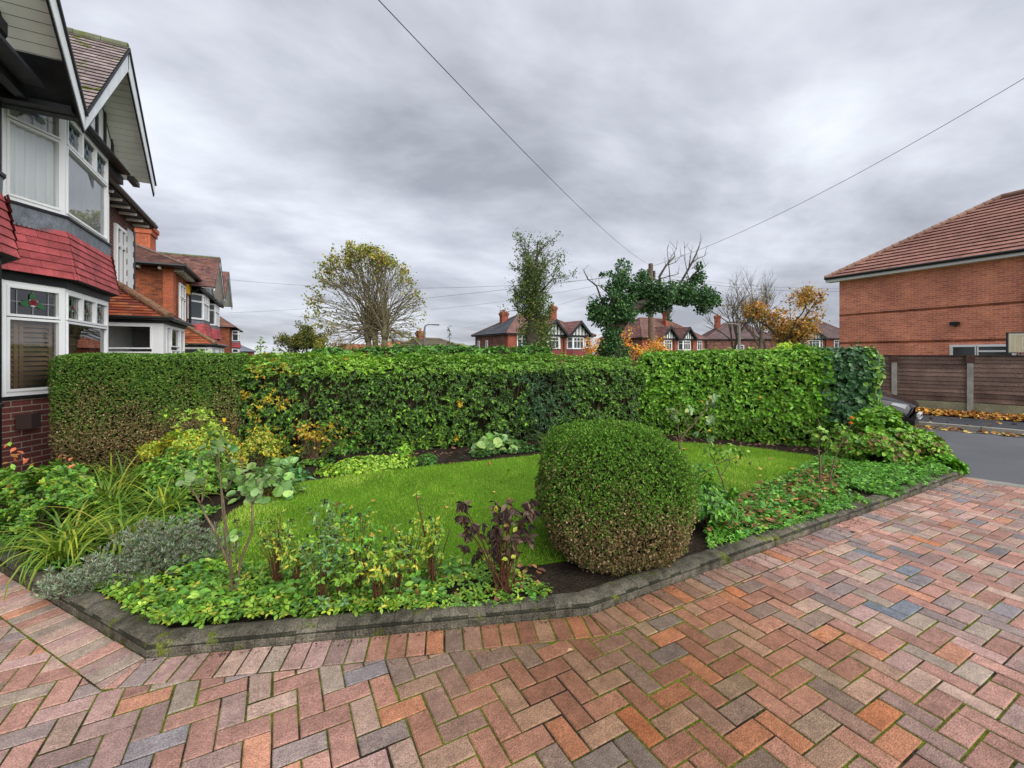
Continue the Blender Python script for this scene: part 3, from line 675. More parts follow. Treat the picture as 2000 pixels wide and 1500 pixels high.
# main roof and eave
hip_roof(h1, -10.1, -3.12, 2.0, 15.95, 5.26, 40, moss_cols, 'tile_moss', course=.25, width=.33)
gutter(h1, [(-3.08, 10.3, 5.22), (-3.08, 15.95, 5.22)], .06)
ev = MB(); ev.box(-3.6, -3.12, 10.3, 15.9, 5.14, 5.17); y = 10.7
while y < 15.6: ev.box(-3.5, -3.15, y, y + .05, 5.08, 5.139, mi=1); y += .6
ev.box(-3.17, -3.121, 10.3, 15.9, 5.171, 5.25); ev.build('eave', [M['black'], M['cream']], h1)
dp = MB(); dp.tube([(-2.88, 7.35, 4.5), (-2.88, 7.35, 0)], .035, 8); dp.build('downpipe', M['plastic'], h1)
vb = MB(); c_ = onx(64, 862, -2.72); vb.box(-2.83, -2.69, c_.y - .12, c_.y + .12, .62, .80); vb.build('air_vent', mat('brown_vent', (.06, .035, .03), .6), h1)

# porches
def porch(root, x0, xc, yc_, y1, ze, pitch, zb=-.3, cols=clay_cols, far=False, glassm='glass'):
    """corner (xc, yc_) at the near outer corner, runs back to x0 and along to y1"""
    tl = MB(); h = math.tan(R(pitch)); d = xc - x0; ov = .14
    X, Y, X0, Y1 = xc + ov, yc_ - ov, x0, y1 + ov; m = min(d + ov, (Y1 - Y) / 2)
    top = Vector((X - m, Y + m, ze + m * h)); top2 = Vector((X - m, Y1 - m, ze + m * h))
    kw = dict(course=.13 if not far else .2, lift=.018, width=.17 if not far else .4, cols=cols)
    tiled(tl, [(X0, Y, ze), (X, Y, ze), top, (X0, top.y, top.z)], **kw)
    tiled(tl, [(X, Y, ze), (X, Y1, ze), top2, top], **kw)
    tiled(tl, [(X, Y1, ze), (X0, Y1, ze), (X0, top2.y, top2.z), top2], **kw)
    tl.prism([(X0, Y, ze - .02), (X, Y, ze - .02), (X, Y1, ze - .02), (X0, Y1, ze - .02)], (0, 0, .02), (.1, .1, .1))
    rf = tl.build('porch_roof', M['tile_clay'], root)
    hp = MB(); A = Vector((X, Y, ze + .03)); n_ = 7
    for k in range(n_): hp.tube([A.lerp(top + Vector((0, 0, .03)), k / n_), A.lerp(top + Vector((0, 0, .03)), (k + 1.04) / n_)], [.10, .085], 10, col=(.27, .16, .10))
    hp.build('hip_tiles', M['tile_clay'], rf)
    tr = MB(); tr.box(x0, xc + .06, yc_ - .06, y1, ze - .12, ze - .021); tr.build('fascia', M['black'], root)
    gutter(root, [(X + .04, Y, ze - .02), (X + .04, Y1, ze - .02)], .045)
    gutter(root, [(X0, Y - .04, ze - .02), (X, Y - .04, ze - .02)], .045)
    bm = MB(); bm.box(x0, xc - .01, yc_ + .01, yc_ + .1, zb, .55); bm.box(xc - .1, xc - .005, yc_ + .1, y1, zb, .1); bm.box(x0, xc, y1 - .1, y1, zb, ze - .12); bm.build('porch_wall', M['white'], root)
    window(root, (x0, yc_), (xc - .16, yc_), .56, ze - .13, [(0, 1, 0, .62), (0, 1, .66, 1)], glass=glassm)
    cp = MB(); cp.box(xc - .16, xc, yc_, yc_ + .3, .1, ze - .13); cp.build('corner_post', M['white'], root)
    L_ = y1 - yc_ - .3; ya = yc_ + .3
    window(root, (xc - .002, ya), (xc - .002, ya + L_ * .22), .15, ze - .13, [(0, 1, 0, 1)], glass=glassm)
    window(root, (xc - .002, ya + L_ * .22), (xc - .002, ya + L_ * .72), .15, ze - .13, [(0, .5, 0, .72), (.5, 1, 0, .72), (0, 1, .76, 1)], name='porch_door', glass=glassm)
    window(root, (xc - .002, ya + L_ * .72), (xc - .002, y1), .15, ze - .13, [(0, 1, 0, 1)], glass=glassm)
    rm = MB(); rm.box(x0 - .3, x0 + .02, yc_ + .3, y1, zb, ze - .2); rm.box(x0 - .3, xc - .3, y1 - .3, y1 - .2, zb, ze - .2); rm.build('porch_interior', M['room'], root)
porch(h1, -4.0, -2.35, 12.9, 15.6, 2.40, 34)
g = MB(); g.box(-3.499, -3.46, 12.95, 15.48, -.3, 2.27); g.build('porch_lining', M['render'], h1)
gw_ = MB(); gw_.box(-5.4, -3.9, 13.4, 16.1, -.3, 3.3) if False else None

# ------------------------------------------------------------------ second house along the left
h2 = empty('semi_detached_house', (-6, 26, 0), 'old orange brick house with big red chimney just beyond the nearest house', 'house', 'bay fronted houses along the left side')
wm = MB(); wm.box(-9.5, XW, 20.8, 32.6, -.8, 4.86); wm.build('wall', M['brick_old'], h2)
bkq = MB(); bkq.box(XW - .3, XW + .01, 20.79, 21.3, 2.0, 4.84); bkq.build('quoins', M['brick_quoin'], h2)
hip_roof(h2, -9.9, -3.08, 20.4, 33.0, 4.93, 27, brown_cols, 'tile_clay', course=.13, width=.2)
ev = MB(); ev.box(-9.8, -3.12, 20.45, 32.9, 4.84, 4.90); 
for k in range(9): ev.box(-3.5, -3.2, 21 + k * .5, 21.07 + k * .5, 4.74, 4.835, mi=1); ev.box(-3.9 - k * .62, -3.83 - k * .62, 20.5, 20.8, 4.74, 4.835, mi=1)
ev.build('eave', [M['black'], M['cream']], h2)
gutter(h2, [(-3.04, 20.38, 4.88), (-3.04, 24, 4.88)], .06); gutter(h2, [(-9.8, 20.36, 4.88), (-3.04, 20.36, 4.88)], .06)
p = onx(371, 560, -3.43); dp = MB(); dp.tube([(-3.05, p.y - .1, 4.85), (-3.1, p.y, 4.5), (-3.42, p.y, 4.3), (-3.42, p.y, 0)], .045, 8); dp.build('downpipe', M['plastic'], h2)
p1, p2 = onx(349, 580, XW), onx(360, 580, XW); window(h2, (XW + .055, p1.y), (XW + .055, p2.y), 2.75, 4.45, [(0, .5, 0, .65), (.5, 1, 0, .65), (0, .5, .68, 1), (.5, 1, .68, 1)], glass='glass_far')
p1, p2 = onx(363, 570, XW), onx(369, 570, XW); ab = MB(); ab.box(XW, XW + .1, p1.y, p2.y, 4.2, 4.62); ab.build('alarm_box', mat('alarm_yellow', (.75, .42, .02), .5), h2)
zs2 = (1.0, 2.3, 2.4, 3.0, 3.12, 4.35)
bay(h2, XW, -3.02, 25.75, .98, .75, rich=False, zs=zs2, wallm='brick_old'); bay(h2, XW, -3.02, 30.2, .98, .75, rich=False, zs=zs2, wallm='brick_old')
gable(h2, -2.5, -6.5, 23.6, 4.57, 25.75, 6.28, 27.9, 4.55, -2.95, cols=brown_cols, tmat='tile_clay', rich=True)
gable(h2, -2.5, -6.5, 28.05, 4.57, 30.2, 6.35, 32.4, 4.55, -2.95, cols=brown_cols, tmat='tile_clay', rich=False)
chimney(h2, -5.5, 25.4, 4.6, 7.45, 1.0, 1.05, 'brick_quoin')
porch(h2, -3.5, -2.44, 22.4, 27.2, 1.98, 33, far=True, glassm='glass_far')

# third house, far along
h3 = empty('semi_detached_house', (-6, 46, 0), 'small distant brown gabled house with white bay past the orange brick house', 'house', 'bay fronted houses along the left side')
a = onx(447, 650, -3.6)
wm = MB(); wm.box(-10, -3.8, a.y + 3, a.y + 12, -2, 4.0); wm.build('wall', M['brick_old'], h3)
hip_roof(h3, -10.4, -3.3, a.y + 2.6, a.y + 12.4, 4.0, 36, brown_cols, 'tile_far', course=.3, width=.5)
bay(h3, -3.8, -3.3, a.y + 7, .9, .6, rich=False, zs=(.9, 2.1, 2.2, 2.7, 2.8, 3.85), wallm='brick_old')

# ------------------------------------------------------------------ brick house on the right
h4 = empty('brick_house', cw(16, 18, 0), 'orange brick house side with hipped brown red roof behind the fence at right', 'house')
E0 = Vector((14.97, 19.9)); E1 = Vector((17.25, 14.75))     # camera-ground frame: far corner and near corner of the side wall
def rw(p, z): return cw(p.x, p.y, z)
ext = (E1 - E0).normalized(); nrm2 = Vector((-ext.y, ext.x)) if Vector((-ext.y, ext.x)).x > 0 else Vector((ext.y, -ext.x))
E1b = E0 + ext * 5.9
far_ = E0 + nrm2 * 9; zt = 4.95
wm = MB(); Wd = rw(E0, 0), rw(E1b, 0), rw(E1b + nrm2 * 7.84, 0), rw(E0 + nrm2 * 7.84, 0)
wa = rw(E1b + ext * 4, 0); 
P2 = [rw(E0, -.6), rw(E1b + ext * 3.6, -.6), rw(E1b + ext * 3.6 + nrm2 * 7.84, -.6), rw(E0 + nrm2 * 7.84, -.6)]
wm.prism(P2, (0, 0, zt + .6)); wm.build('wall', M['brick_side'], h4)
bd = MB(); Mx = frame(rw(E0, 0), rw(E1b, 0)); Lw = (E1b - E0).length
sgn = 1 if (Mx.to_3x3() @ Vector((0, 1, 0))).dot(-cw(nrm2.x, nrm2.y)) > 0 else -1
def bxs(mb, x0, x1, o0, o1, z0, z1, mi=0): mb.box(x0, x1, *sorted((sgn * o0, sgn * o1)), z0, z1, Mx, None, mi)
bxs(bd, .0, Lw + 3.6, .0005, .012, 3.28, 3.36); bd.build('brick_band', M['brick_old'], h4); bd = MB(); bxs(bd, .0, Lw + 3.6, .0005, .012, 2.02, 2.10); bd.build('brick_band', M['brick_old'], h4)
# roof: hip with eave overhang .35
ov = .38; Ea = E0 - ext * ov - nrm2 * ov; Eb = E1b + ext * (3.6 + ov) - nrm2 * ov; Ec = Eb + nrm2 * (7.84 + 2 * ov); Ed = Ea + nrm2 * (7.84 + 2 * ov)
ze = 5.02; pit = .69; tl = MB()
depth = 7.84 + 2 * ov; leng = (Eb - Ea).length; m = min(depth, leng) / 2
Rm = (Ea + Eb) / 2 + nrm2 * m if leng < depth else None
ra = Ea + ext * m + nrm2 * m; rb = (Eb + Ec) / 2 - ext * m if leng >= depth else Ea + ext * m + nrm2 * (depth - m)
def rc(rr): k = rr.uniform(.9, 1.1); return (.31 * k, .155 * k, .125 * k)
kw = dict(course=.30, lift=.045, width=.32, cols=rc)
if leng >= depth:
    S = [[Ea, Eb, rb, ra], [Ec, Ed, ra, rb], [Ed, Ea, ra], [Eb, Ec, rb]]
else:
    S = [[Ea, Eb, ra], [Eb, Ec, rb, ra], [Ec, Ed, rb], [Ed, Ea, ra, rb]]
for s_ in S:
    P = [rw(p, ze + (m * pit if (p is ra or p is rb) else 0)) for p in s_]; tiled(tl, P, **kw); tl.poly([p - Vector((0, 0, .03)) for p in P], (.05, .04, .04))
for p, q in ((Ea, ra), (Eb, ra if leng < depth else rb), (Ed, rb if leng < depth else ra)):
    A, B = rw(p, ze + .05), rw(q, ze + .05 + m * pit); k = 22
    for j in range(k): tl.tube([A.lerp(B, j / k), A.lerp(B, (j + 1.03) / k)], [.105, .09], 8, col=(.33, .2, .15))
tl.tube([rw(ra, ze + m * pit + .05), rw(rb, ze + m * pit + .05)], .1, 8, col=(.33, .2, .15))
tl.build('roof', M['tile_far'], h4)
fa = MB(); fw_ = MB()
bxs(fw_, -ov, Lw + 3.6 + ov, ov - .03, ov - .005, ze - .17, ze - .01); bxs(fw_, -ov + .01, Lw + 3.6 + ov, .0, ov - .03, ze - .17, ze - .15); fw_.build('fascia', M['white'], h4)
A_ = Mx @ Vector((-ov, sgn * (ov + .05), ze - .0)); B_ = Mx @ Vector((Lw + 3.6 + ov, sgn * (ov + .05), ze - .03)); gutter(h4, [A_, B_], .06)
dpp = MB(); dpp.tube([Mx @ Vector((Lw - .05, sgn * .07, ze - .1)), Mx @ Vector((Lw - .05, sgn * .07, 0))], .045, 8); dpp.build('downpipe', M['plastic'], h4)
# window low on the wall and floodlight
def side_x(px):      # distance along the wall where the picture column px hits it
    a = (px - 1000) / F; t = (a * E0.y - E0.x) / (ext.x - a * ext.y); return t
xa, xb = side_x(1856), side_x(1985)
qa, qb = Mx @ Vector((xa, sgn * .055, 0)), Mx @ Vector((xb, sgn * .055, 0))
if sgn < 0: qa, qb = qb, qa
window(h4, qa.xy if sgn > 0 else qa.xy, qb.xy, .85, 1.90, [(0, .56, 0, .8), (.0, .56, .8, 1), (.58, 1, 0, 1)] if sgn < 0 else [(0, .42, 0, 1), (.44, 1, 0, .8), (.44, 1, .8, 1)], depth=.06, glass='glass_far')
fx = side_x(1867); fl = MB(); bxs(fl, fx - .12, fx + .12, .03, .16, 2.62, 2.76); bxs(fl, fx - .03, fx + .03, .0, .03, 2.6, 2.72); fl.build('floodlight', M['plastic'], h4)

# ------------------------------------------------------------------ far semis in the middle distance
def semi_far(name, label, X, D, dX, dD, length, depth_, ze, gabs, zb=-3, wall='brick_far', side='brick_brown', chim=(), hipp=36, cols=brown_cols, grp='pairs of houses beyond the hedge', wins=(), rooflight=False, wd=1.25, side_cols=None):
    a = cw(X, D); b = a + (cw(dX, dD) - Vector((0, 0, 0))).normalized() * length
    M0 = frame(a, b); root = empty(name, ((a + b) / 2).to_tuple(), label, 'house', grp)
    # local: x along the front, -y is into the house (frame's +y points to the right of travel = towards the camera side)
    sg = -1
    wl = MB(); wl.box(0, length, -depth_, 0, zb, ze, M0); wl.box(-.012, 0, -depth_ + .01, -.6, zb, ze - .02, M0, mi=1); wl.box(length, length + .012, -depth_ + .01, -.6, zb, ze - .02, M0, mi=1); wl.build('wall', [M[wall], M[side]], root)
    tl = MB(); o = .4; x0, x1, y0, y1 = -o, length + o, -depth_ - o, o; m = (y1 - y0) / 2; h = math.tan(R(hipp)); ym = (y0 + y1) / 2
    if x1 - x0 < 2 * m: m2 = (x1 - x0) / 2
    else: m2 = m
    ra, rb = (x0 + m2, ym, ze + m * h), (x1 - m2, ym, ze + m * h)
    for s_ in ([(x0, y1, ze), (x1, y1, ze), rb, ra], [(x1, y0, ze), (x0, y0, ze), ra, rb], [(x0, y0, ze), (x0, y1, ze), ra], [(x1, y1, ze), (x1, y0, ze), rb]):
        kc = side_cols if (side_cols and len(s_) == 3) else cols
        s_ = [M0 @ Vector(p) for p in s_]
        if (s_[0] - s_[-1]).length < .01: s_ = s_[:-1]
        tiled(tl, s_, course=.3, lift=.03, width=.45, cols=kc)
        tl.poly([p - Vector((0, 0, .04)) for p in s_], (.05, .04, .04))
    for p, q in (((x0, y1, ze), ra), ((x1, y1, ze), rb), ((x0, y0, ze), ra), ((x1, y0, ze), rb), (ra, rb)): tl.tube([M0 @ Vector(p), M0 @ Vector(q) + Vector((0, 0, .001))], .12, 6, col=(.17, .10, .085)) if (Vector(p) - Vector(q)).length > .1 else None
    rf = tl.build('roof', M['tile_far'], root)
    tr = MB(); tr.box(x0 + .05, x1 - .05, y0 + .05, y1 - .03, ze - .16, ze - .045, M0); tr.build('eave', M['black'], root)
    for (cx_, cy_, hh) in chim: chimney(root, cx_, cy_, ze, ze + hh, .9, .6, 'brick_far', 2, M0)
    for k, gx_ in enumerate(gabs):
        gt = MB(); hw = 1.85; zg = ze + 1.75; yf = 1.05; yb = -4.5; zf = ze - .05
        for s2 in (-1, 1):
            P = [M0 @ Vector(p) for p in ((gx_ + s2 * hw, yf, zf), (gx_, yf, zg), (gx_, yb, zg), (gx_ + s2 * hw, yb, zf))]; tiled(gt, P, course=.3, lift=.03, width=.45, cols=cols); gt.poly([p - Vector((0, 0, .05)) for p in P], (.05, .04, .04))
        gt.build('gable_roof', M['tile_far'], root)
        bt = MB()
        for s2 in (-1, 1): bt.prism([M0 @ Vector(p) for p in ((gx_ + s2 * (hw + .05), yf + .02, zf - .05), (gx_, yf + .02, zg + .02), (gx_, yf + .02, zg - .36), (gx_ + s2 * (hw + .02), yf + .02, zf - .38))], M0.to_3x3() @ Vector((0, .06, 0)))
        bt.box(gx_ - hw, gx_ + hw, .5, .62, zf - .22, zf + .02, M0)
        for j in (-2, -1, 0, 1, 2): bt.box(gx_ + j * .5 - .06, gx_ + j * .5 + .06, .56, .60, zf, zf + (1 - abs(j) * .5 / hw) * (zg - zf) - .1, M0)
        bt.build('timber_frame', M['black'], root)
        gw = MB(); gw.prism([M0 @ Vector(p) for p in ((gx_ - hw + .1, .5, zf), (gx_ + hw - .1, .5, zf), (gx_, .5, zg - .15))], M0.to_3x3() @ Vector((0, .05, 0))); gw.build('gable_wall', M['render'], root)
        # bay: front panel, two splays
        Pp = [Vector((gx_ - 1.45, 0)), Vector((gx_ - .85, .5)), Vector((gx_ + .85, .5)), Vector((gx_ + 1.45, 0))]
        Pw = [M0 @ Vector((p.x, p.y, 0)) for p in Pp]
        for i in range(3):
            window(root, (Pw[i].x, Pw[i].y), (Pw[i + 1].x, Pw[i + 1].y), ze - 1.75, ze - .27, [(0, .33, 0, .68), (.33, .66, 0, .68), (.66, 1, 0, .68), (0, .33, .7, 1), (.33, .66, .7, 1), (.66, 1, .7, 1)] if i == 1 else [(0, 1, 0, .68), (0, 1, .7, 1)], depth=.1, fw=.10, sash=True, glass='glass_far')
        sk = MB(); sk.prism([M0 @ Vector((p.x, p.y + .0, ze - 1.85)) for p in Pp], (0, 0, .09)); sk.build('sill', M['black'], root)
        rt = MB(); rt.prism([M0 @ Vector((p.x * 1.0, p.y + .02, ze - 3.2)) for p in Pp], (0, 0, 1.34), (.20, .05, .05)); rt.build('tile_hanging', M['tile_red'], root)
        bc = MB(); bc.prism([M0 @ Vector((gx_ + (p.x - gx_) * .9, p.y - .15, ze - 1.75)) for p in Pp], (0, 0, 1.5)); bc.build('room', M['room'], root)
        dp_ = MB(); q = M0 @ Vector((gx_ + 1.9, .1, 0)); dp_.tube([q + Vector((0, 0, ze - .3)), q + Vector((0, 0, zb))], .06, 6); dp_.build('downpipe', M['plastic'], root)
    for (sx, wz, ww, wh, face) in wins:
        if face == 'front': pa, pb = M0 @ Vector((sx, .08, 0)), M0 @ Vector((sx + ww, .08, 0))
        else: pa, pb = M0 @ Vector((-.09, -sx - ww, 0)), M0 @ Vector((-.09, -sx, 0))
        window(root, (pa.x, pa.y), (pb.x, pb.y), ze - wz - wh, ze - wz, [(0, .5, 0, .68), (.5, 1, 0, .68), (0, .5, .7, 1), (.5, 1, .7, 1)] if ww > .8 else [(0, 1, 0, 1)], depth=.08, fw=.07, glass='glass_far')
    if rooflight:
        pass
    return root
def red_roof(rr): k = rr.uniform(.85, 1.15); return (.23 * k, .125 * k, .115 * k)
def slate_roof(rr): k = rr.uniform(.85, 1.15); return (.10 * k, .105 * k, .125 * k)
def grey_roof(rr): k = rr.uniform(.85, 1.15); return (.145 * k, .10 * k, .10 * k)
semi_far('semi_detached_house', 'red brick pair with slate grey roof end and chimney, standing behind the birch', -.47, 49, .85, .53, 12.6, 8, 3.94,
         (6.1, 9.95), chim=((2.6, -5.2, 2.9), (8.2, -2.5, 3.7)), cols=red_roof, hipp=30, side_cols=slate_roof, wins=((1.2, .15, 1.3, 1.5, 'front'), (11.4, .2, 1.05, 1.35, 'front'), (4.6, .7, .5, 1.3, 'side'), (6.7, .7, .5, 1.3, 'side')))
semi_far('semi_detached_house', 'red brick pair with twin timbered gables between the utility pole and the bare tree', 30.3 - 14.2 * .85, 68.5 - 14.2 * .53, .85, .53, 14.2, 8, 3.9,
         (4.9, 9.2), chim=((8.2, -2.5, 4.2),), cols=brown_cols, wins=((12.3, .25, 1.2, 1.45, 'front'), (1.4, .25, 1.3, 1.4, 'front')))
semi_far('semi_detached_house', 'brown brick house side with hipped grey brown roof behind the bare tree', 33.2, 74, .93, -.16, 11, 9, 4.1, (), chim=((2.6, -3.5, 4.3),), cols=grey_roof, wall='brick_brown', wins=((4.6, 1.0, 1.2, 1.5, 'front'),), hipp=33)
semi_far('semi_detached_house', 'distant white bayed gabled pair seen just left of the orange brick house', 46, 78, .85, -.25, 13.5, 8, 4.3, (3.2, 6.9), cols=grey_roof, wins=((10, .3, 1.2, 1.45, 'front'),))
# bungalow and orange roofs further left
def bung(name, label, px0, px1, D, z_eave, z_top, cols, chim=True, ang=.1, dep=8):
    a = at(px0, 690, D); b = at(px1, 690, D * (1 + ang)); a.z = b.z = 0; Lg = (b - a).length; M0 = frame(a, b)
    root = empty(name, ((a + b) / 2).to_tuple(), label, 'bungalow' if 'bungalow' in name else 'house')
    w = MB(); w.box(.3, Lg - .3, -dep, -.3, -3, z_eave, M0); w.build('wall', M['brick_far'], root)
    tl = MB(); ym = -dep / 2; ra, rb = (Lg * .2, ym, z_top), (Lg * .72, ym, z_top)
    for s_ in ([(0, 0, z_eave), (Lg, 0, z_eave), rb, ra], [(Lg, -dep, z_eave), (0, -dep, z_eave), ra, rb], [(0, -dep, z_eave), (0, 0, z_eave), ra], [(Lg, 0, z_eave), (Lg, -dep, z_eave), rb]):
        P = [M0 @ Vector(p) for p in s_]; tiled(tl, P, course=.32, lift=.035, width=.5, cols=cols); tl.poly([p - Vector((0, 0, .04)) for p in P], (.05, .04, .04))
    for p, q in (((Lg, 0, z_eave), rb), ((0, 0, z_eave), ra), (ra, rb)): tl.tube([M0 @ Vector(p), M0 @ Vector(q)], .12, 6, col=(.2, .17, .13))
    tl.build('roof', M['tile_far'], root)
    f_ = MB(); f_.box(.1, Lg - .1, -.25, .04, z_eave - .2, z_eave - .045, M0); f_.build('fascia', M['black'], root)
    if chim: chimney(root, Lg * .33, ym, z_top - .6, z_top + .75, .7, .5, 'brick_far', 1, M0)
    return root
def gb(rr): k = rr.uniform(.7, 1.2); return (.17 * k, .145 * k, .10 * k)
def orr(rr): k = rr.uniform(.85, 1.12); return (.50 * k, .19 * k, .12 * k)
bung('bungalow', 'low bungalow roof of grey brown tiles right of the street lamp', 828, 926, 42, 2.0, 3.25, gb)
bung('house', 'far orange tiled roof just left of the street lamp', 786, 838, 75, 2.4, 3.9, orr, False)
bung('house', 'far orange tiled roof sliver between the bungalow and the red brick pair', 908, 948, 80, 2.0, 3.6, orr, False)
bung('house', 'far orange brown roof behind the trunks of the pollarded tree', 670, 770, 85, 2.2, 3.6, orr, False)
bung('house', 'far bluish grey roof at the end of the left row of houses', 466, 500, 95, 2.2, 4.4, lambda rr: (.2, .22, .27), True)

# ------------------------------------------------------------------ fence, car, street furniture, cables
def fence_pt(px, n=15.62):           # point on the fence line under picture column px
    a = (px - 1000) / F; t = (a * (RN.y * n) - RN.x * n) / (RD.x - a * RD.y); q = RN * n + RD * t; return t
FZ = 1.50
tp = [fence_pt(1747), fence_pt(1895)]; step = tp[1] - tp[0]
rf_ = random.Random(21)
fen = empty('fence', rp(15.62, tp[1], .08).to_tuple(), 'weathered dark brown panel fence with concrete posts beside the leaf strewn pavement', 'fence')
ts = [tp[0] - 2 * step, tp[0] - step, tp[0], tp[1], tp[1] + step, tp[1] + 2 * step]
def fcol(rr): k = rr.uniform(.7, 1.3); return (.165 * k, .112 * k, .092 * k)
M['fencewood'] = mat('fence_wood', rough=.85, spec=.15, tint=True, bump=(30, .5, .01), noise=[(2.2, .35), (45, .35)])
M['postcon'] = mat('concrete_post', (.30, .30, .27), .9, .15, noise=[(5, .2), (60, .2)], bump=(60, .4, .006))
M['boardcon'] = mat('gravel_board', (.23, .225, .15), .9, .15, noise=[(3, .3), (40, .25)], bump=(60, .4, .006))
for i, t in enumerate(ts):
    c0 = rp(15.62, t, .05); d_ = (rp(15.62, t + 1, .05) - c0); Mx = frame(c0, c0 + d_)
    pb = MB(); pb.box(-.055, .055, -.055, .055, -.1, FZ - .12 - .05, Mx); pb.build('fence_post', M['postcon'], fen)
    cb = MB(); cb.box(-.075, .075, -.075, .075, FZ - .16, FZ + .03, Mx, (.09, .05, .04)); cb.build('post_cap', M['fencewood'], fen)
    if i == len(ts) - 1: break
    pn = MB(); z = .36; k = 0; Lp = step
    while z < FZ - .03:
        h_ = rf_.uniform(.085, .12); yy = .012 if k % 2 else -.0; col = fcol(rf_); P = []
        segs = 8; lo = []; hi = []
        for j in range(segs + 1):
            x = .057 + (Lp - .114) * j / segs; w = rf_.uniform(-.006, .006); lo.append((x, z + w)); hi.append((x, min(FZ, z + h_ + .015)))
        for s2, y1, y2 in ((1, .012, .030), (-1, -.012, -.030)):
            V = [Mx @ Vector((x, y2 + s2 * yy * .3, zz2)) for x, zz2 in lo] + [Mx @ Vector((x, y1, zz2)) for x, zz2 in hi]
            pn.add(V, [(j, j + 1, segs + 2 + j, segs + 1 + j) for j in range(segs)], col)
            V = [Mx @ Vector((x, y2 + s2 * yy * .3, zz2)) for x, zz2 in lo] + [Mx @ Vector((x, y1 * .5, zz2)) for x, zz2 in lo]
            pn.add(V, [(j, j + 1, segs + 2 + j, segs + 1 + j) for j in range(segs)], tuple(c * 2.4 for c in col))
        z += h_; k += 1
    pn.box(.057, Lp - .057, -.01, .01, .34, FZ, Mx, (.07, .045, .04)); pn.box(.057, Lp - .057, -.035, .035, FZ, FZ + .025, Mx, (.07, .05, .045))
    pn.build('fence_panel', M['fencewood'], fen)
    gbm = MB(); gbm.box(.057, Lp - .057, -.03, .03, -.1, .345, Mx); gbm.build('gravel_board', M['boardcon'], fen)

# dark hatchback parked on the far side; only its nose clears the hedge
M['paint'] = mat('dark_plum_paint', (.007, .0045, .006), .22, .4, noise=(3, .05)); M['paint'].node_tree.nodes['Principled BSDF'].inputs['Coat Weight'].default_value = .2
M['tyre'] = mat('tyre', (.02, .02, .02), .85, .2); M['lamp'] = mat('lamp_glass_highlight', (.22, .23, .25), .15, .6); M['plate'] = mat('number_plate', (.68, .70, .74), .4, .4); M['ink'] = mat('plate_ink', (.02, .02, .02), .5, .3)  # headlight grey lightened, a highlight painted into its colour
nose_t = None
a_ = (1803 - 1000) / F; nn_ = 12.5; t_ = (a_ * (RN.y * nn_) - RN.x * nn_) / (RD.x - a_ * RD.y); nose_t = t_
c0 = rp(11.95, nose_t + .0, 0); c1 = rp(11.95, nose_t - 1, 0)       # x axis runs from nose to tail
Mc = frame(c1, c0); Mc.translation = c0
car = empty('parked_car', rp(11.95, nose_t - 2, 0).to_tuple(), 'dark plum hatchback parked facing right, its nose showing past the hedge end', 'car')
sec = [(-.02, .30, .52, .60), (-.08, .24, .60, .68), (-.28, .20, .66, .80), (-.62, .20, .74, .85), (-1.15, .20, .84, .88), (-1.45, .20, .92, .88), (-3.2, .20, 1.02, .88), (-3.95, .24, .98, .84), (-4.08, .34, .80, .76)]
bm_ = MB(); V = []; K = 12
for (x, zl_, zh_, hw) in sec:
    ring_ = []
    for (fy, fz) in ((-1, .0), (-1.0, .35), (-1, .62), (-.93, .84), (-.72, .955), (-.3, 1), (.3, 1), (.72, .955), (.93, .84), (1, .62), (1.0, .35), (1, .0)): ring_.append(Mc @ Vector((x - .10 * fy * fy * (1 if x > -.3 else 0), fy * hw, zl_ + (zh_ - zl_) * fz)))
    V += ring_
fs = [(i * K + k, i * K + (k + 1) % K, (i + 1) * K + (k + 1) % K, (i + 1) * K + k) for i in range(len(sec) - 1) for k in range(K)] + [tuple(range(K)), tuple(range((len(sec) - 1) * K, len(sec) * K))[::-1]]
bm_.add(V, fs); bm_.build('body', M['paint'], car, True)
cab = MB(); cs = [(-1.30, 1.0, .78), (-2.05, 1.42, .62), (-3.0, 1.45, .60), (-3.85, 1.02, .70)]; V = []
for (x, z_, hw) in cs: V += [Mc @ Vector((x, -hw - (.12 if z_ > 1.1 else 0), .98)), Mc @ Vector((x, -hw, z_)), Mc @ Vector((x, hw, z_)), Mc @ Vector((x, hw + (.12 if z_ > 1.1 else 0), .98))]
cab.add(V, [(i * 4 + k, i * 4 + k + 1, i * 4 + k + 5, i * 4 + k + 4) for i in range(3) for k in range(3)]); cab.build('cabin_glass', M['glass_far'], car, True)
rfc = MB(); rfc.prism([Mc @ Vector(p) for p in ((-2.05, -.60, 1.425), (-3.0, -.58, 1.455), (-3.0, .58, 1.455), (-2.05, .60, 1.425))], (0, 0, .03)); rfc.build('roof', M['paint'], car)
for (x, y) in ((-.85, -.80), (-.85, .80), (-3.3, -.80), (-3.3, .80)):
    wh = MB(); ax = Mc.to_3x3() @ Vector((0, 1, 0)); q = Mc @ Vector((x, y, .31)); n_ = 20; t1 = Mc.to_3x3() @ Vector((1, 0, 0))
    V = [];  prof_ = ((-.10, .25), (-.095, .30), (-.03, .315), (.03, .315), (.095, .30), (.10, .25))
    for (o_, r_) in prof_: V += [q + ax * o_ + t1 * r_ * math.cos(2 * math.pi * k / n_) + Vector((0, 0, 1)) * r_ * math.sin(2 * math.pi * k / n_) for k in range(n_)]
    wh.add(V, [(i * n_ + k, i * n_ + (k + 1) % n_, (i + 1) * n_ + (k + 1) % n_, (i + 1) * n_ + k) for i in range(5) for k in range(n_)])
    w_ = wh.build('wheel', M['tyre'], car, True); rm_ = MB(); rm_.tube([q - ax * .09, q + ax * .09], .245, 16); rm_.build('rim', M['metalgrey'], w_)
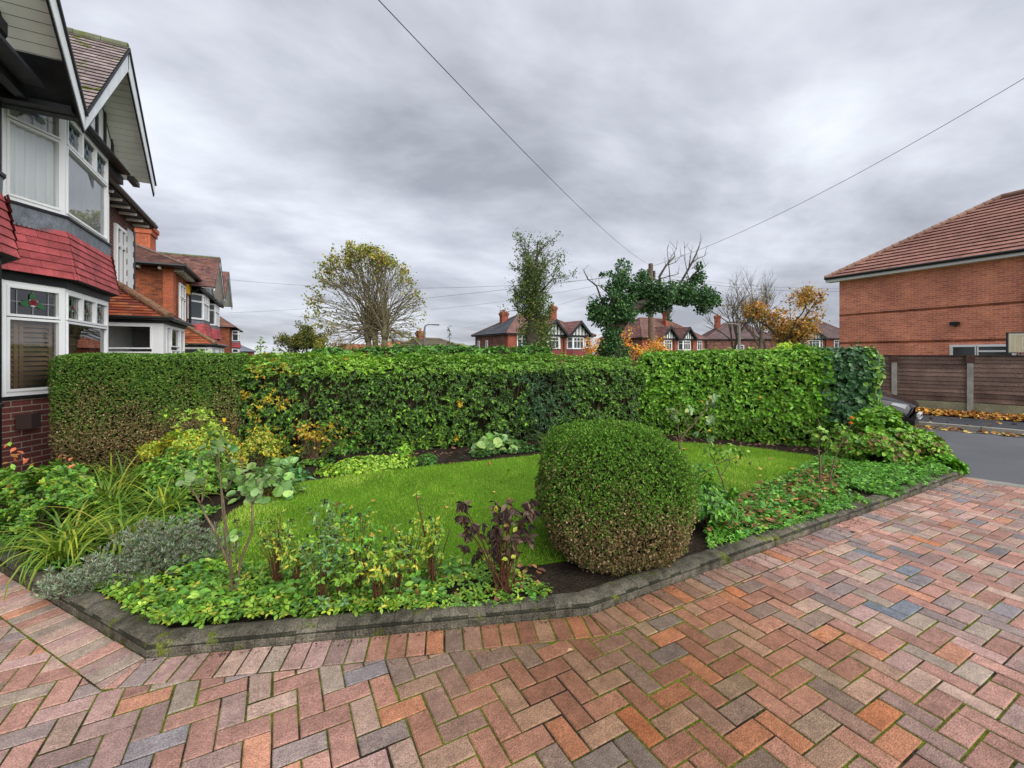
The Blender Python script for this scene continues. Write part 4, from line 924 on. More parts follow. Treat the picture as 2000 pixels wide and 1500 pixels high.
for ks in ((2, 3, 4), (9, 8, 7)):
    hl = MB(); cc_ = Mc @ Vector((-.6, 0, .4)); o_ = lambda i, k: cc_ + (Vector(bm_.v[i * K + k]) - cc_) * 1.012
    a0, a1, a2 = o_(1, ks[0]), o_(1, ks[1]), o_(1, ks[2]); b0, b1, b2 = o_(2, ks[0]), o_(2, ks[1]), o_(2, ks[2])
    hl.add([a0.lerp(a1, .3), a1, a1.lerp(a2, .5), b1.lerp(b2, .2), b0.lerp(b1, .75)], [(0, 1, 2, 3, 4)]); hl.build('headlight', M['lamp'], car)
sk = MB(); sk.box(-.25, -.04, -.60, .60, .17, .27, Mc); sk.build('bumper', M['plastic'], car)
pl = MB(); pl.box(-.060, -.012, -.56, -.04, .23, .34, Mc); plo = pl.build('number_plate', M['plate'], car)
ink = MB(); x_ = -.50
for k in range(7): ink.box(-.012, -.010, x_, x_ + .035, .255, .315, Mc); x_ += .055 + (.03 if k == 3 else 0)
ink.build('plate_marks', M['ink'], plo)

# utility pole, lamps, backboard
pole_D = 27.0; PT = at(1271, 515, pole_D); PB = Vector((PT.x, PT.y, -1))
up_ = empty('utility_pole', PB.to_tuple(), 'tall brown wooden utility pole with cables, rising behind the ivy clad tree', 'pole')
q = MB(); q.tube([PB, PT], [.19, .14], 12); q.build('pole', M['polewood'], up_)
rt_ = cw(1, 0)
q = MB(); a_ = PT + Vector((0, 0, -.45)); q.tube([a_ - rt_ * .16, a_ - rt_ * .22 + Vector((0, 0, -.5))], .05, 6); q.build('cable_clamp', M['plastic'], up_)
q = MB(); q.tube([a_ + rt_ * .2, a_ + rt_ * .2 + Vector((0, 0, -.55))], .09, 8); q.build('junction_box', M['plastic'], up_)
def cable(name, label, A, B, sag, r=.012, n=24, grp='overhead cables from the utility pole'):
    A, B = Vector(A), Vector(B); q = MB(); q.tube([A.lerp(B, k / n) - Vector((0, 0, sag * 4 * (k / n) * (1 - k / n))) for k in range(n + 1)], r, 5)
    tag(q.build(name, M['cable'], None), label, 'cable', grp)
def dirpt(px, py, D): return at(px, py, D)
cable('overhead_cable', 'thick dark cable from the top centre of the sky down to the utility pole', PT - Vector((0, 0, .1)), at(728, -12, 4.3), .35, .0055)
cable('overhead_cable', 'dark cable from the right edge of the sky down to the utility pole', PT - Vector((0, 0, .15)) + rt_ * .1, at(2030, 135, 12), .55, .009)
cable('overhead_cable', 'upper thin cable running from the utility pole left behind the pollarded tree', PT - Vector((0, 0, .6)), at(446, 546, 30), .75, .008)
cable('overhead_cable', 'middle thin cable sloping from the utility pole down to the left', PT - Vector((0, 0, .5)), at(447, 611, 52), .4, .010)
cable('overhead_cable', 'faint cable passing low behind the lamp, rising right to the utility pole', PT - Vector((0, 0, .7)), at(840, 604, 46), .3, .008)
cable('overhead_cable', 'lowest faint cable rising from the far roofs to the utility pole', PT - Vector((0, 0, .8)), at(908, 640, 60), .3, .007)
cable('overhead_cable', 'thin cable leaving the utility pole right towards the orange brick house eave, upper', PT - Vector((0, 0, .55)), at(1640, 563, 30), .3, .007)
cable('overhead_cable', 'thin cable leaving the utility pole right towards the orange brick house, lower', PT - Vector((0, 0, .75)), at(1640, 569, 30), .3, .009)
D_ = 30; T1, B1 = at(829, 640, D_), at(829, 720, D_); T2 = at(857, 634, D_)
sl = empty('street_lamp', (B1.x, B1.y, -1), 'grey street lamp with curved arm standing beside the bungalow roof', 'street lamp')
q = MB(); q.tube([(B1.x, B1.y, -1), T1 - Vector((0, 0, .15)), T1 + rt_ * .05 + Vector((0, 0, .12)), T1 + rt_ * .25 + Vector((0, 0, .22)), T2 - rt_ * .2], [.09, .07, .05, .04, .035], 10); q.build('lamp_post', M['metalgrey'], sl)
q = MB(); a_ = T2 - rt_ * .5; Vv = Vector((0, 0, 1)); q.prism([a_ + Vv * .05, a_ + rt_ * .5 + Vv * .03, a_ + rt_ * .55 - Vv * .02, a_ + rt_ * .45 - Vv * .06, a_ - Vv * .03], cw(0, .16)); q.build('lantern', M['metalgrey'], sl)
D_ = 38; T1 = at(1444, 640, D_)
sl = empty('street_lamp', (T1.x, T1.y, -1), 'pale grey lamp post standing beside the bare tree trunks', 'street lamp')
q = MB(); q.tube([(T1.x, T1.y, -1), T1, T1 + Vector((0, 0, .25)) - rt_ * .12, T1 + Vector((0, 0, .35)) - rt_ * .5, T1 + Vector((0, 0, .37)) - rt_ * .9], [.13, .10, .07, .05, .04], 10); q.build('lamp_post', M['stone'], sl)
q = MB(); a_ = T1 + Vector((0, 0, .37)) - rt_ * .9; q.prism([a_ + Vv * .05, a_ - rt_ * .5 + Vv * .03, a_ - rt_ * .5 - Vv * .04, a_ - Vv * .06], cw(0, .16)); q.build('lantern', M['metalgrey'], sl)

D_ = 13.6; M['board'] = mat('backboard_clear', (.30, .25, .16), .3, .5, noise=(6, .1)); M['boardedge'] = mat('backboard_frame', (.03, .03, .035), .5, .4); M['pale'] = mat('board_lines', (.42, .45, .36), .5, .3); M['hoop'] = mat('hoop_red', (.35, .04, .03), .5, .4)
bbt = empty('basketball_hoop', at(2010, 850, D_).to_tuple(), 'basketball hoop with dark framed backboard standing behind the fence at the right edge', 'basketball hoop')
cA, cB = at(1968, 690, D_), at(2052, 690, D_ * .985); Mx = frame(cA, cB); Lb = (cB - cA).xy.length; zt_, zb_ = zat(651, D_), zat(688, D_)
q = MB(); q.box(0, Lb, -.02, .02, zb_, zt_, Mx); q.build('backboard', M['board'], bbt)
q = MB(); 
for (a0, a1, b0, b1) in ((-.02, Lb + .02, zt_, zt_ + .03), (-.02, Lb + .02, zb_ - .03, zb_), (-.02, 0, zb_, zt_), (Lb, Lb + .02, zb_, zt_)): q.box(a0, a1, -.035, .035, b0, b1, Mx)
q.build('board_frame', M['boardedge'], bbt)
q = MB()
for (a0, a1, b0, b1) in ((.03, Lb - .03, zt_ - .05, zt_ - .03), (.03, .05, zb_ + .02, zt_ - .05), (.16, .18, zb_ + .02, zt_ - .07), (.35, Lb - .35, zb_ + .1, zb_ + .12), (.35, Lb - .35, zt_ - .16, zt_ - .14), (.35, .37, zb_ + .12, zt_ - .16)): q.box(a0, a1, .0201, .024, b0, b1, Mx)
q.build('board_lines', M['pale'], bbt)
hc = Mx @ Vector((Lb / 2 - .25, .28, zb_ - .02)); q = MB(); q.tube([hc + Vector((.21 * math.cos(t), .21 * math.sin(t), 0)) for t in [k * math.pi / 10 for k in range(21)]], .01, 6); q.build('hoop', M['hoop'], bbt)
q = MB()
for k in range(14):
    for sg_ in (1, -1):
        t0, t1 = k * math.pi / 7, (k + sg_ * 1.2) * math.pi / 7; q.tube([hc + Vector((.21 * math.cos(t0), .21 * math.sin(t0), 0)), hc + Vector((.15 * math.cos(t1), .15 * math.sin(t1), -.2)), hc + Vector((.12 * math.cos(t1 + (t1 - t0)), .12 * math.sin(t1 + (t1 - t0)), -.38))], .005, 3, False)
q.build('net', M['render'], bbt)
q = MB(); c_ = Mx @ Vector((Lb / 2, -.3, 0)); q.tube([(c_.x, c_.y, -.3), (c_.x, c_.y, zt_ - .2)], .05, 8); q.build('pole', M['plastic'], bbt)

# ================================================================== PLANTING
def a3(v): return np.array([v[0], v[1], v[2] if len(v) > 2 else 0.0], float)
def hedge(label, a, b, depth, h, n, size, colf, T=T_LEAF, rosette=5, lift=.04, name='hedge', taper=.10, rr_=.10, amp=.035, matn='leaf', wid=.5, back=.25, zb=.03, twigs=0, topboost=1.0, inner=.10, endr=1.0, hb=None, holes=None):
    """clipped hedge: front foot line a->b (left to right), going back by depth"""
    a, b = a3(a), a3(b); a[2] = b[2] = 0; Lh = np.linalg.norm(b - a); x = (b - a) / Lh; y = np.array([x[1], -x[0], 0]); up = np.array([0, 0, 1.0])
    root = empty(name, (((a + b) / 2) - y * depth / 2).tolist(), label, 'hedge')
    hb = h if hb is None else hb
    # profile samples: front face, top, ends
    A_f, A_t, A_e, A_b = Lh * h, Lh * depth * topboost, depth * h * endr, Lh * h * back; tot = A_f + A_t + 2 * A_e + A_b
    m = max(1, int(n / rosette)); k = RNG.choice(5, m, p=[A_f / tot, A_t / tot, A_e / tot, A_e / tot, A_b / tot])
    u = RNG.uniform(0, Lh, m); v = RNG.uniform(0, 1, m); S = np.zeros((m, 3)); Nn = np.zeros((m, 3))
    hh = lambda yy: h + (hb - h) * np.clip(-yy / depth, 0, 1)
    f = k == 0; S[f] = np.column_stack([u[f], 0 * u[f], zb + (h - zb) * v[f]]); Nn[f] = (0, 1, 0)
    f = k == 1; S[f] = np.column_stack([u[f], -depth * v[f], hh(-depth * v[f])]); Nn[f] = (0, 0, 1)
    w = RNG.uniform(0, 1, m)
    f = k == 2; S[f] = np.column_stack([0 * u[f], -depth * w[f], zb + (h - zb) * v[f]]); Nn[f] = (-1, 0, 0)
    f = k == 3; S[f] = np.column_stack([0 * u[f] + Lh, -depth * w[f], zb + (h - zb) * v[f]]); Nn[f] = (1, 0, 0)
    f = k == 4; S[f] = np.column_stack([u[f], 0 * u[f] - depth, zb + (h - zb) * v[f]]); Nn[f] = (0, -1, 0)
    # rounding: pull towards an inner box
    lo = np.array([rr_, -depth + rr_, -9]); hi = np.column_stack([np.full(m, Lh - rr_), np.full(m, -rr_), hh(S[:, 1]) - rr_])
    Q = np.minimum(np.maximum(S, lo), hi); dlt = S - Q; ln = np.linalg.norm(dlt, axis=1, keepdims=True) + 1e-9; Nn = nrm(dlt + Nn * .02); S = Q + Nn * rr_
    tp_ = taper * np.clip((.45 - S[:, 2]) / .45, 0, 1); S[:, 1] -= tp_ * np.sign(S[:, 1] + depth / 2); 
    Wn = Nn[:, :1] * x + Nn[:, 1:2] * y + Nn[:, 2:] * up; P = a + S[:, :1] * x + S[:, 1:2] * y + S[:, 2:] * up
    P = P + Wn * (lump(P * 3.0)[:, None] * amp * .8 + lump(P * 9.0 + 5)[:, None] * amp * .5) - Wn * (RNG.exponential(inner / 2.2, (m, 1)).clip(0, inner * 1.6)) + Wn * lift
    if amp > .03: P += Wn * (RNG.random((m, 1)) < .04) * RNG.uniform(.02, .09, (m, 1))
    if holes:
        kp = (lump(P * 5.5 + 40) + .6 * lump(P * 13 + 2) > -holes) | (Nn[:, 2] > .4); P, Wn, S, Nn = P[kp], Wn[kp], S[kp], Nn[kp]; m = len(P)
    ax = nrm(Wn + rdir(m) * .45 + up * .35)
    P = np.repeat(P, rosette, 0); AX = np.repeat(ax, rosette, 0); SN = np.repeat(S, rosette, 0); NN = np.repeat(Nn, rosette, 0); N_ = len(P)
    t = nrm(np.cross(AX, rdir(N_))); D = nrm(t + AX * RNG.uniform(.15, .8, (N_, 1))); nor = nrm(AX + rdir(N_) * .25)
    cols = colf(SN, NN, N_, P); cl = np.repeat(RNG.normal(1, .14, (m, 1)), rosette, 0); cols = np.clip(cols * cl, .002, .9)
    vs_ = 1 + .3 * np.clip(lump(P * 1.7 + 12), -1, 1.2); leaf_mesh('foliage', P, D, nor, size * vs_ * RNG.uniform(.6, 1.25, N_), wid, cols, T, M[matn], root)
    co = MB(); c_ = .13; nx, nz = max(4, int(Lh / .12)), 10
    ins = inner * .75
    def P3(s_, yy, zz): return Vector((a + s_ * x + yy * y + zz * up).tolist())
    for (ya, yb) in ((-ins, -depth + ins),):
        g = MB(); V = []; 
        for i in range(nx + 1):
            s_ = ins + (Lh - 2 * ins) * i / nx; ring_ = []
            for (yy, zz) in [(-ins - taper, zb), (-ins - taper * .4, .25), (-ins, .5), (-ins, h - ins - .06), (-ins - .08, h - ins), (-depth / 2, (h + hb) / 2 - ins), (-depth + ins + .08, hb - ins), (-depth + ins, hb - ins - .08), (-depth + ins, zb)]:
                q = np.array([a + s_ * x + yy * y + zz * up]); j = float(lump(q * 7.0)[0]) * .03; ring_.append(P3(s_, yy + j, zz + (j if zz > .3 else 0)))
            V += ring_
        K = 9; g.add(V, [(i * K + k_, i * K + k_ + 1, (i + 1) * K + k_ + 1, (i + 1) * K + k_) for i in range(nx) for k_ in range(K - 1)] + [tuple(range(K)), tuple(range(nx * K, nx * K + K))[::-1]])
        g.build('core', M['core'], root)
    if twigs:
        tw = MB(); rr = random.Random(twigs)
        for i in range(twigs):
            s_ = rr.uniform(.05, Lh - .05); z0 = rr.choice([.0, .0, rr.uniform(.2, .9)]); y0 = -inner * .55 - rr.uniform(0, .03) - (taper if z0 < .2 else 0); p = P3(s_, y0, z0 + .03); dx = rr.uniform(-.35, .35); Pp = [p]
            for j in range(4): dx += rr.uniform(-.3, .3); p = p + Vector((x * dx * .13).tolist()) + Vector((y * rr.uniform(-.02, .035)).tolist()) + Vector((0, 0, rr.uniform(.06, .15))); Pp.append(p)
            tw.tube(Pp, [.008, .007, .006, .004, .003], 4, False)
        tw.build('branches', M['twig'], root)
    return root
def cam_to(X, D): return cw(X, D)
# --- box hedge on the left, browned by blight low down
def col_box(S, N_, n, P):
    z = S[:, 2]; br = lump(P * 2.2 + 3); brown = (z + br * .38 + RNG.normal(0, .16, n)) < .92
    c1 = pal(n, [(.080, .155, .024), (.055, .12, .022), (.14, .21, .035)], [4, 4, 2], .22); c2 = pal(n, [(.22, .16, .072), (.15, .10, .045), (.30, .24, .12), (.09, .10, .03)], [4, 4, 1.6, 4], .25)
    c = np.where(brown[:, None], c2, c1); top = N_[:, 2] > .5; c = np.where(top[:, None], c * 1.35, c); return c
HD = Vector((.94, .34)).normalized()
p0, p1, p2 = Vector((-5.60, 5.25)), Vector((-3.72, 5.93)), Vector((2.45, 8.12))
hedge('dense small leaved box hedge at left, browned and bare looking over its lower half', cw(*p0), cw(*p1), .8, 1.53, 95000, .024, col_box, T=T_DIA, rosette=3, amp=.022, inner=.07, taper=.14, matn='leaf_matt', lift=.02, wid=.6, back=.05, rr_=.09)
def col_laurel(S, N_, n, P):
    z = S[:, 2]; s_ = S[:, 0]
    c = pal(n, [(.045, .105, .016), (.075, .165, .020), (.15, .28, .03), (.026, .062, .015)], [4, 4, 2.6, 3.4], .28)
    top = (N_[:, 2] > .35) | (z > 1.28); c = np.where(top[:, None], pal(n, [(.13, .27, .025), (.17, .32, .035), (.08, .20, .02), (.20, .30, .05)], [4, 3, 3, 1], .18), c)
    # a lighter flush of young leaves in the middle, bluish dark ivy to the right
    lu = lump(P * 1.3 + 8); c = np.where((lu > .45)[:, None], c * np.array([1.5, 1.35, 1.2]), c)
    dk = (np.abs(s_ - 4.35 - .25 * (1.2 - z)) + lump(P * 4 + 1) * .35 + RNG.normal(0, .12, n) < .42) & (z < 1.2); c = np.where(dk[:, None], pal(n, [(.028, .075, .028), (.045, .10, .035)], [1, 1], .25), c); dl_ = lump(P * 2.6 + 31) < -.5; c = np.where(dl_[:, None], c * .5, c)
    # yellow climber trailing through the left end and a few yellow sprigs
    yl = ((np.abs(s_ - .42) < .30) & (lump(P * 6) > -.05) & (RNG.random(n) < .42)) | ((np.abs(s_ - .95) < .35) & (z < .62) & (z > .15) & (lump(P * 7 + 2) > .25) & (RNG.random(n) < .7)) | (lump(P * 5.5 + 20) > 1.02)
    c = np.where(yl[:, None], pal(n, [(.42, .30, .02), (.30, .27, .025), (.45, .22, .02)], [4, 3, 1], .2), c)
    return c
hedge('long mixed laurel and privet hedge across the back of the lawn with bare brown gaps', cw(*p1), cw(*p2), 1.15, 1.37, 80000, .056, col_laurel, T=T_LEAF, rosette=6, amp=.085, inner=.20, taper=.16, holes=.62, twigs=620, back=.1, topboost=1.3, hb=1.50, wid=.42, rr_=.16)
def col_bright(S, N_, n, P):
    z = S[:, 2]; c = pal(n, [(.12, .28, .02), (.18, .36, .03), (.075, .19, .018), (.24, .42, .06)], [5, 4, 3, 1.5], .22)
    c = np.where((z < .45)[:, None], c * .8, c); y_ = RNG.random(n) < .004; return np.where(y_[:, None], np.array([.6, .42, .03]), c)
r0, r1 = Vector((2.40, 8.30)), Vector((4.88, 6.98)); rd = (r1 - r0).normalized(); r2 = r1 + rd * .78
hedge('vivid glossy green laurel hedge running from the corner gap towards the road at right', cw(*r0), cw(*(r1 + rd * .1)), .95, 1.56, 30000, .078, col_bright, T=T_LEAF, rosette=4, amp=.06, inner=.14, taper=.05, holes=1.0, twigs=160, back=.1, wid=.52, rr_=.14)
def col_holly(S, N_, n, P):
    c = pal(n, [(.045, .12, .045), (.07, .16, .06), (.12, .22, .10), (.03, .08, .03)], [4, 4, 2, 2], .22)
    bl_ = (S[:, 0] < .22 + .1 * lump(P * 5)) & (RNG.random(n) < .6); c = np.where(bl_[:, None], pal(n, [(.10, .245, .018), (.15, .31, .025)]), c)
    br = (S[:, 0] > .62) & (RNG.random(n) < .5); return np.where(br[:, None], pal(n, [(.13, .27, .03), (.20, .35, .05)], [1, 1]), c)
hedge('dark blue green ivy block ending the bright laurel hedge by the road', cw(*(r1 + rd * .02)), cw(*r2), .95, 1.58, 15000, .062, col_holly, T=T_ROUND, rosette=4, amp=.05, inner=.12, taper=.02, twigs=30, back=.2, wid=.75, rr_=.16)
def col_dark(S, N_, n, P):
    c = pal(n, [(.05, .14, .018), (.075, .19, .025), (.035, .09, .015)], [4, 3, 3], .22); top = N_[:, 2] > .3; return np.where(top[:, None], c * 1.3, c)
b0, b1 = p1 + Vector((-.1, 1.9)), p1 + HD * 4.9 + Vector((.0, 1.75))
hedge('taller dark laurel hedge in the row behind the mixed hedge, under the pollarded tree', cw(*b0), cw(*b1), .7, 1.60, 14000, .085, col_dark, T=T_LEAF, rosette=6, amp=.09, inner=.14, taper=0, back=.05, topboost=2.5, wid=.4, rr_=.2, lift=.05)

# --- clipped box ball
def ball():
    c = cw(.755, 3.31); root = empty('topiary_ball', (c.x, c.y, .05), 'clipped round box ball, green on top and scorched brown below, beside the kerb', 'topiary')
    n = 150000; m = n // 3; d = rdir(m); e_ = 3.3
    rad = 1 / (np.abs(d[:, 0]) ** e_ + np.abs(d[:, 1]) ** e_ + np.abs(d[:, 2]) ** e_) ** (1 / e_); X3 = cw(1, 0); 
    P = d * rad[:, None] * np.array([.535, .50, .475]); hz = P[:, 2].copy()
    nn = nrm(np.sign(d) * np.abs(d) ** (e_ - 1) + d * .2)
    P += nn * (lump(P * 5 + 1)[:, None] * .030 + lump(P * 13)[:, None] * .020 + RNG.normal(0, .011, (m, 1)) - RNG.exponential(.020, (m, 1)).clip(0, .08) + (RNG.random((m, 1)) < .012) * RNG.uniform(0, .05, (m, 1)))
    low = np.clip((-hz - .15) / .35, 0, 1); P[:, :2] *= (1 - .09 * low)[:, None]
    rot = np.array([[CO, SI], [-SI, CO]]); Pw = P.copy(); Pw[:, :2] = P[:, :2] @ np.array([[CO, -SI], [SI, CO]]); nw = nn.copy(); nw[:, :2] = nn[:, :2] @ np.array([[CO, -SI], [SI, CO]])
    Pw += np.array([c.x, c.y, .505]); ok = Pw[:, 2] > .055; Pw, nw, hz, P = Pw[ok], nw[ok], hz[ok], P[ok]
    m = len(Pw); 
    Pw = np.repeat(Pw, 3, 0); nw = np.repeat(nw, 3, 0); hz = np.repeat(hz, 3); N_ = len(Pw)
    xx = np.repeat(P[:, 0], 3); brown = (hz + lump(Pw * 3.3 + 4) * .24 + xx * .10 + RNG.normal(0, .16, N_)) < .0
    cg = pal(N_, [(.09, .20, .022), (.13, .26, .032), (.06, .14, .022), (.20, .31, .06)], [4, 3, 3, .8], .22); cb = pal(N_, [(.25, .175, .085), (.17, .115, .055), (.36, .28, .16), (.085, .11, .03)], [4, 3, 1.6, 3.4], .25)
    cols = np.where(brown[:, None], cb, cg)
    D = nrm(nw * .8 + rdir(N_) * .9 + np.array([0, 0, .3])); leaf_mesh('foliage', Pw, D, nrm(nw + rdir(N_) * .6), .0165 * RNG.uniform(.6, 1.25, N_), .62, cols, T_DIA, M['leaf_matt'], root)
    g = MB(); V = []; nu, nv = 24, 14
    for i in range(nv + 1):
        ph = math.pi * i / nv
        for j in range(nu):
            th_ = 2 * math.pi * j / nu; d3 = np.array([math.sin(ph) * math.cos(th_), math.sin(ph) * math.sin(th_), math.cos(ph)]); r_ = 1 / (np.abs(d3) ** e_).sum() ** (1 / e_)
            p = d3 * r_ * np.array([.485, .43, .405]); p[:2] *= 1 - .09 * min(1, max(0, (-p[2] - .1) / .35)); q = cw(p[0], p[1]); V.append((c.x + q.x, c.y + q.y, max(.05, .505 + p[2])))
    g.add(V, [(i * nu + j, i * nu + (j + 1) % nu, (i + 1) * nu + (j + 1) % nu, (i + 1) * nu + j) for i in range(nv) for j in range(nu)]); g.build('core', M['core'], root)
ball()

# --- generic shrubs
def bush(name, label, c, r, n, size, cols, w=None, T=T_LEAF, wid=.5, rosette=4, cat='shrub', matn='leaf', gap=-.2, stems=14, group=None, var=.2, low=0.0, axw=(.1, .8), shell=.45, upb=.4, stemc='twig', freq=3.0, colf=None):
    c = a3(c); root = empty(name, c.tolist(), label, cat, group); m = max(1, n // rosette)
    P = np.zeros((0, 3))
    while len(P) < m:
        d = rdir(m * 2); d[:, 2] = np.abs(d[:, 2]) * (1 - low) + d[:, 2] * low; q = d * (1 - RNG.beta(1.3, 3, (len(d), 1)) * shell * 2).clip(.15, 1.08) * np.array(r) * (1 + .16 * lump(d * 3 + c)[:, None])
        q = q[lump(q * freq * 2 + c * 3) > gap] if gap > -5 else q; P = np.vstack([P, q])
    P = P[:m]; ax = nrm(nrm(P / np.array(r)) + rdir(m) * .5 + np.array([0, 0, upb])); Pw = P + c
    Pw = np.repeat(Pw, rosette, 0); AX = np.repeat(ax, rosette, 0); N_ = len(Pw)
    D = nrm(nrm(np.cross(AX, rdir(N_))) + AX * RNG.uniform(axw[0], axw[1], (N_, 1))); cc = pal(N_, cols, w, var) * np.repeat(RNG.normal(1, .13, (m, 1)), rosette, 0)
    if colf is not None: cc = colf(np.repeat(P, rosette, 0), cc, N_)
    Pw[:, 2] = np.maximum(Pw[:, 2], .06)
    leaf_mesh('foliage', Pw, D, nrm(AX + rdir(N_) * .3), size * RNG.uniform(.6, 1.2, N_), wid, np.clip(cc, .002, .95), T, M[matn], root)
    if stems:
        tw = MB(); rr = random.Random(int(abs(c[0]) * 100))
        for i in range(stems):
            e_ = P[rr.randrange(m)] * .9 + c; b_ = c + np.array([rr.uniform(-.1, .1) * r[0], rr.uniform(-.1, .1) * r[1], -.0]); b_[2] = .04; mid = (e_ + b_) / 2 + np.array([rr.uniform(-.05, .05), rr.uniform(-.05, .05), .04])
            tw.tube([Vector(b_), Vector(mid), Vector(e_)], [.007, .005, .002], 4, False)
        tw.build('branches', M[stemc], root)
    return root
M['redstem'] = mat('red_brown_stem', (.10, .042, .022), .7, .2, noise=(30, .3)); M['berry'] = mat('black_berry', (.012, .010, .014), .35, .5)
M['rosestem'] = mat('rose_stem', (.14, .105, .065), .75, .2, noise=[(14, .4), (60, .3)], bump=(60, .4, .004))
def blades(name, label, bases, n, length, width, cols, w=None, droop=1.0, up_=1.0, cat='plant', group=None, spread=.06, seg=7):
    """arching strap leaves"""
    rr = random.Random(len(label)); V = []; Fs = []; Cc = []
    for b in bases:
        for i in range(n):
            az = rr.uniform(0, 6.283); c_ = rr.choices(cols, w)[0]; kk = rr.uniform(.75, 1.25); L_ = length * rr.uniform(.55, 1.15); wd = width * rr.uniform(.7, 1.2)
            p = Vector((b[0] + rr.uniform(-spread, spread), b[1] + rr.uniform(-spread, spread), b[2])); el_ = rr.uniform(.75, 1.45) * up_; side = Vector((-math.sin(az), math.cos(az), 0)); dr = rr.uniform(.5, 1.5) * droop / seg; b0 = len(V)
            for j in range(seg + 1):
                t = j / seg; ww = wd * (1 - t ** 2.2) * (.6 + .4 * min(1, t * 4)) / 2 + .0006; V += [p - side * ww, p + Vector((0, 0, -ww * .5)), p + side * ww]; Cc += [tuple(c * kk for c in c_)] * 3
                p = p + Vector((math.cos(az) * math.cos(el_), math.sin(az) * math.cos(el_), math.sin(el_))) * (L_ / seg); el_ -= dr * (1 + t); p.z = max(p.z, .02)
            Fs += [(b0 + j * 3 + k, b0 + j * 3 + k + 1, b0 + j * 3 + k + 4, b0 + j * 3 + k + 3) for j in range(seg) for k in (0, 1)]
    q = MB(); q.v = [tuple(v) for v in V]; q.f = Fs; q.c = Cc; q.m = [0] * len(Fs); o = q.build(name, M['leaf'], None)
    return tag(o, label, cat, group)
def stem_plant(name, label, base, stems, leaves, cat, leafsize, cols, w=None, r0=.012, matn='rosestem', T=T_ROUND, wid=.6, rosette=4, berries=(), flower=None, group=None, dead=False, berr=.0045):
    """stems: polylines of 3D points; leaves: (point, radius, count)"""
    base = Vector(base); root = empty(name, base.to_tuple(), label, cat, group); tw = MB()
    for S in stems:
        k = len(S); rr0 = S[-1] if isinstance(S[-1], float) else r0; pts_ = [Vector(p) for p in S if not isinstance(p, float)]; k = len(pts_)
        # smooth
        out = [pts_[0]]
        for i in range(k - 1):
            for t in (.33, .66, 1): 
                a_, b_ = pts_[i], pts_[i + 1]; p = a_.lerp(b_, t); out.append(p + Vector((random.uniform(-1, 1), random.uniform(-1, 1), random.uniform(-1, 1))) * .004 * (t < 1))
        tw.tube(out, [rr0 * (1 - .65 * i / len(out)) for i in range(len(out))], 6)
    tw.build('stems', M[matn], root, True)
    P = []; A = []
    for (p, r_, c_) in leaves:
        for i in range(c_): d = rdir(1)[0]; P.append(np.array(p) + d * r_ * random.random() ** .5); A.append(d)
    if P:
        P = np.repeat(np.array(P), rosette, 0); A = np.repeat(nrm(np.array(A) + np.array([0, 0, .8 if not dead else -.5])), rosette, 0); N_ = len(P)
        D = nrm(nrm(np.cross(A, rdir(N_))) + A * RNG.uniform(0, .7, (N_, 1)) + np.array([0, 0, -.25 if not dead else -1.0]))
        leaf_mesh('foliage', P, D, nrm(A + rdir(N_) * (.35 if not dead else 1.2)), leafsize * RNG.uniform(.55, 1.15, N_), wid, pal(N_, cols, w, .18), T, M['leaf' if not dead else 'dry'], root)
    if berries:
        for bpt in berries:
            q = MB(); rr = random.Random(3)
            for i in range(7):
                o = Vector(bpt) + Vector((rr.uniform(-1, 1), rr.uniform(-1, 1), rr.uniform(-1, 1))) * .013; q.prism([o + Vector((berr * math.cos(t), berr * math.sin(t), -berr * .5)) for t in [j * math.pi / 3 for j in range(6)]], (0, 0, berr * 1.2))
            q.build('berry_cluster', M['berry'], root)
    return root
GP = lambda px, py, z=.05: gnd(px, py, z)
def pxs(D, *pts): return [at(x, y, D + (dd[0] if dd else 0)) for x, y, *dd in pts]

# left rose, tall and leggy
b = GP(455, 1175); D0 = 2.62
rose_cols = [(.15, .25, .09), (.20, .30, .12), (.14, .26, .05), (.10, .19, .05)]
st = [pxs(D0, (455, 1175), (452, 1110), (425, 1050), (392, 985), (368, 945), (352, 905)) + [.0095], pxs(D0, (458, 1172), (470, 1095), (492, 1040), (492, 985), (478, 930), (470, 895)) + [.009],
      pxs(D0, (452, 1120), (446, 1050), (436, 975), (424, 905, .1), (418, 850, .15)) + [.0075], pxs(D0, (458, 1140), (440, 1060, -.1), (432, 960, -.15), (428, 880, -.15)) + [.006], pxs(D0, (392, 985), (398, 950), (405, 920)) + [.006],
      pxs(D0, (492, 985), (510, 950), (535, 925)) + [.006], pxs(D0, (462, 1100), (463, 1050), (462, 1020)) + [.006], pxs(D0, (440, 960, .1), (462, 920, .15), (440, 880, .2), (415, 862, .2)) + [.007]]
lv = [(at(360, 945, D0), .05, 5), (at(385, 930, D0), .06, 5), (at(425, 870, D0 + .1), .09, 13), (at(408, 900, D0), .05, 4), (at(455, 925, D0), .08, 10), (at(500, 935, D0), .09, 14), (at(530, 925, D0), .05, 5), (at(480, 955, D0), .06, 5), (at(460, 1045, D0), .05, 4), (at(425, 850, D0 + .1), .04, 3)]
rt2 = stem_plant('rose_bush', 'tall leggy rose with bare forked stems and grey green leaves at front left', b, st, lv, 'rose', .052, rose_cols, None, wid=.7, rosette=3, berries=[at(462, 1018, D0)])
